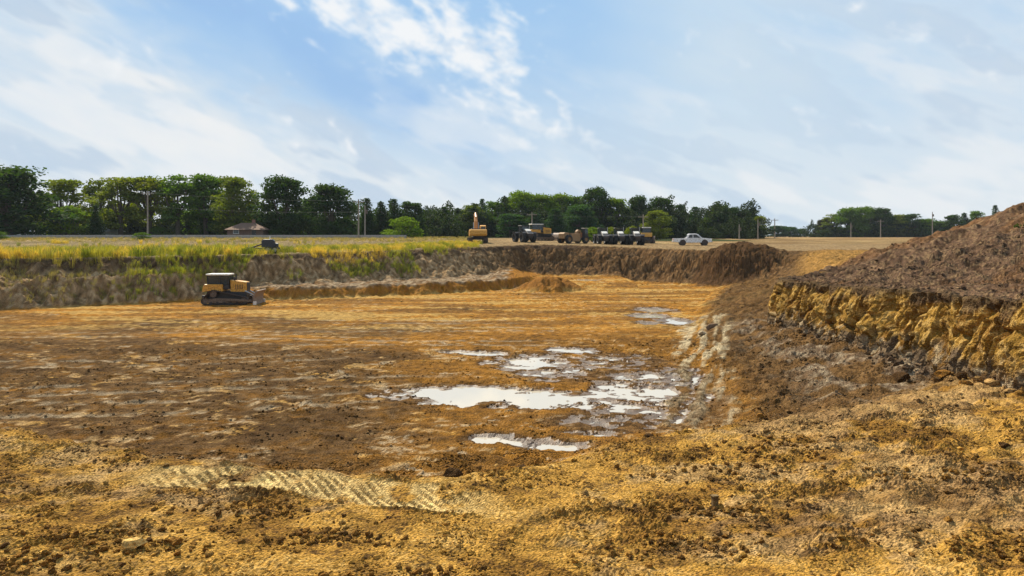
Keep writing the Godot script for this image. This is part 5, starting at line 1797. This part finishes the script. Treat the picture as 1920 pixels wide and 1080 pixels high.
func clods() -> void:
	var shapes := [lump_mesh(301, 0.5, 0.75), lump_mesh(302, 0.6, 0.65), lump_mesh(303, 0.55, 0.8)]
	var places := [[], [], []]
	# x0, x1, d0, d1, count, least, most
	for q in [[-14.0, 16.0, 12.0, 24.0, 60000, 0.02, 0.09], [-14.0, 16.0, 12.0, 24.0, 6000, 0.07, 0.22], [-24.0, 17.0, 22.0, 46.0, 20000, 0.04, 0.15], [5.0, 17.0, 24.0, 50.0, 3500, 0.06, 0.2], [17.5, 42.0, 26.0, 66.0, 6000, 0.06, 0.24], [-50.0, 30.0, 46.0, 84.0, 1200, 0.05, 0.16], [-60.0, 40.0, 76.0, 124.0, 1600, 0.1, 0.35], [15.4, 17.0, 22.0, 50.0, 900, 0.12, 0.5]]:
		for n in q[4]:
			var x := rng.randf_range(q[0], q[1])
			var d := rng.randf_range(q[2], q[3])
			if n_mid.get_noise_2d(x * 0.5 + 9.0, d * 0.5) < rng.randf_range(-0.1, 0.45):
				continue
			var h := ground(x, d, 2 if d < 49.0 else 1)
			if (wet > 0.3 and rng.randf() < 0.85) or tread > 0.2:
				continue
			if up > 0.98 and bench < 0.5:
				continue
			var s: float = lerpf(q[5], q[6], pow(rng.randf(), 2.2))
			var c := soil(x, d, h)
			var t := rng.randf_range(0.5, 1.15)
			places[n % 3].append([Transform3D(any_basis(Vector3(s, s * rng.randf_range(0.6, 1.0), s * rng.randf_range(0.7, 1.3))), Vector3(x, h + s * 0.1, -d)), Color(c.r * t, c.g * t, c.b * t)])
	# heaps of darker broken clods
	for q in [[-7.6, 15.2, 1.1], [-8.6, 14.2, 0.8], [-1.6, 13.5, 1.0], [8.6, 14.2, 1.2], [5.6, 19.4, 1.5], [4.2, 16.7, 0.7], [-5.6, 17.0, 0.9], [3.0, 14.9, 0.9], [9.5, 18.0, 1.1], [-3.6, 15.6, 0.7], [7.2, 21.4, 1.0]]:
		for n in 170:
			var x: float = q[0] + rng.randfn() * q[2] * 0.9
			var d: float = q[1] + rng.randfn() * q[2] * 0.35
			var h := ground(x, d, 2)
			if tread > 0.2:
				continue
			var s := lerpf(0.035, 0.2, pow(rng.randf(), 2.4))
			var c := DARK.lerp(BROWN, rng.randf()).lerp(YELLOW, 0.5 * rng.randf() * rng.randf())
			places[n % 3].append([Transform3D(any_basis(Vector3(s, s * rng.randf_range(0.6, 1.0), s * rng.randf_range(0.7, 1.3))), Vector3(x, h + s * 0.15, -d)), c])
	for k in 3:
		scatter("clay_rubble", ["clods of yellow and brown clay strewn over the ground", "broken lumps of clay lying about the pit", "crumbled clay strewn on the bench and the slopes"][k], shapes[k], M.clod, places[k])
	var big := [lump_mesh(311, 0.55, 0.7), lump_mesh(312, 0.65, 0.6), lump_mesh(313, 0.5, 0.85)]
	var n := 0
	for q in [[-7.2, 14.9, 0.42, PALE, "pale yellow clay boulder at the near left"], [-6.5, 15.2, 0.28, BROWN, "brown lump beside the pale boulder at the near left"], [-2.8, 20.3, 0.26, PALE, "small pale stone at the edge of the bench above the tracks"],
		[-0.6, 21.6, 0.55, BROWN, "brown clod at the foot of the bench before the near puddle"], [0.25, 21.4, 0.42, DARK, "dark clod right of the brown one before the near puddle"], [-1.6, 21.7, 0.5, DARK, "flat dark lump added for a shadow line left of the brown clod before the near puddle"],  # the last lump is dark to stand for a shadow line on the ground
		[15.1, 30.6, 0.7, DARK, "dark boulder fallen at the foot of the clay cliff"], [15.9, 29.0, 0.6, BROWN, "brown boulder at the cliff foot right of the dark one"], [16.1, 28.2, 0.5, DARK, "lumpy dark boulder at the cliff foot near the right edge"], [15.6, 27.2, 0.42, BROWN, "smaller boulder lying before the lumpy dark one near the right edge"],
		[12.6, 20.2, 0.28, DARK, "round dark stone on the yellow slope near the right edge"], [8.3, 26.4, 0.36, BROWN, "brown stone on the slope below the cliff"], [4.0, 23.0, 0.3, DARK, "dark stone on the gentle slope right of the near puddle"], [-11.6, 22.9, 0.55, DARK, "big dark clod behind the crest at the far left of the bench"],
		[-13.4, 23.6, 0.5, DARK, "second dark clod behind the crest near the left edge"], [13.2, 52.0, 0.9, GREYSOIL, "grey boulder at the far end of the clay cliff"], [12.2, 50.5, 0.6, GREYMUD, "pale grey lump left of the grey boulder at the cliff's far end"]]:
		var o := MeshInstance3D.new()
		o.name = numbered("clay_boulder")
		o.mesh = big[n % 3]
		var m: StandardMaterial3D = M.clod.duplicate()
		var c: Color = q[3]
		m.albedo_color = Color(c.r, c.g, c.b).linear_to_srgb()
		m.vertex_color_use_as_albedo = false
		o.material_override = m
		add_child(o)
		o.position = on(q[0], q[1]) + Vector3(0, q[2] * 0.2, 0)
		o.rotation.y = n * 1.3
		o.scale = Vector3(q[2] * 1.2, q[2], q[2])
		tag(o, q[4], "boulder", "clay boulders")
		n += 1
	var stake := thing("survey_stake", "short brown wooden stake stuck in the yellow clay", "stake", on(4.35, 16.9), 0.3)
	box_part("post", Vector3(0, 0.08, 0), Vector3(0.13, 0.36, 0.11), M.stake_wood, stake, 0.015)
	box_part("head", Vector3(0, 0.265, 0), Vector3(0.15, 0.03, 0.13), M.stake_wood, stake, 0.008)
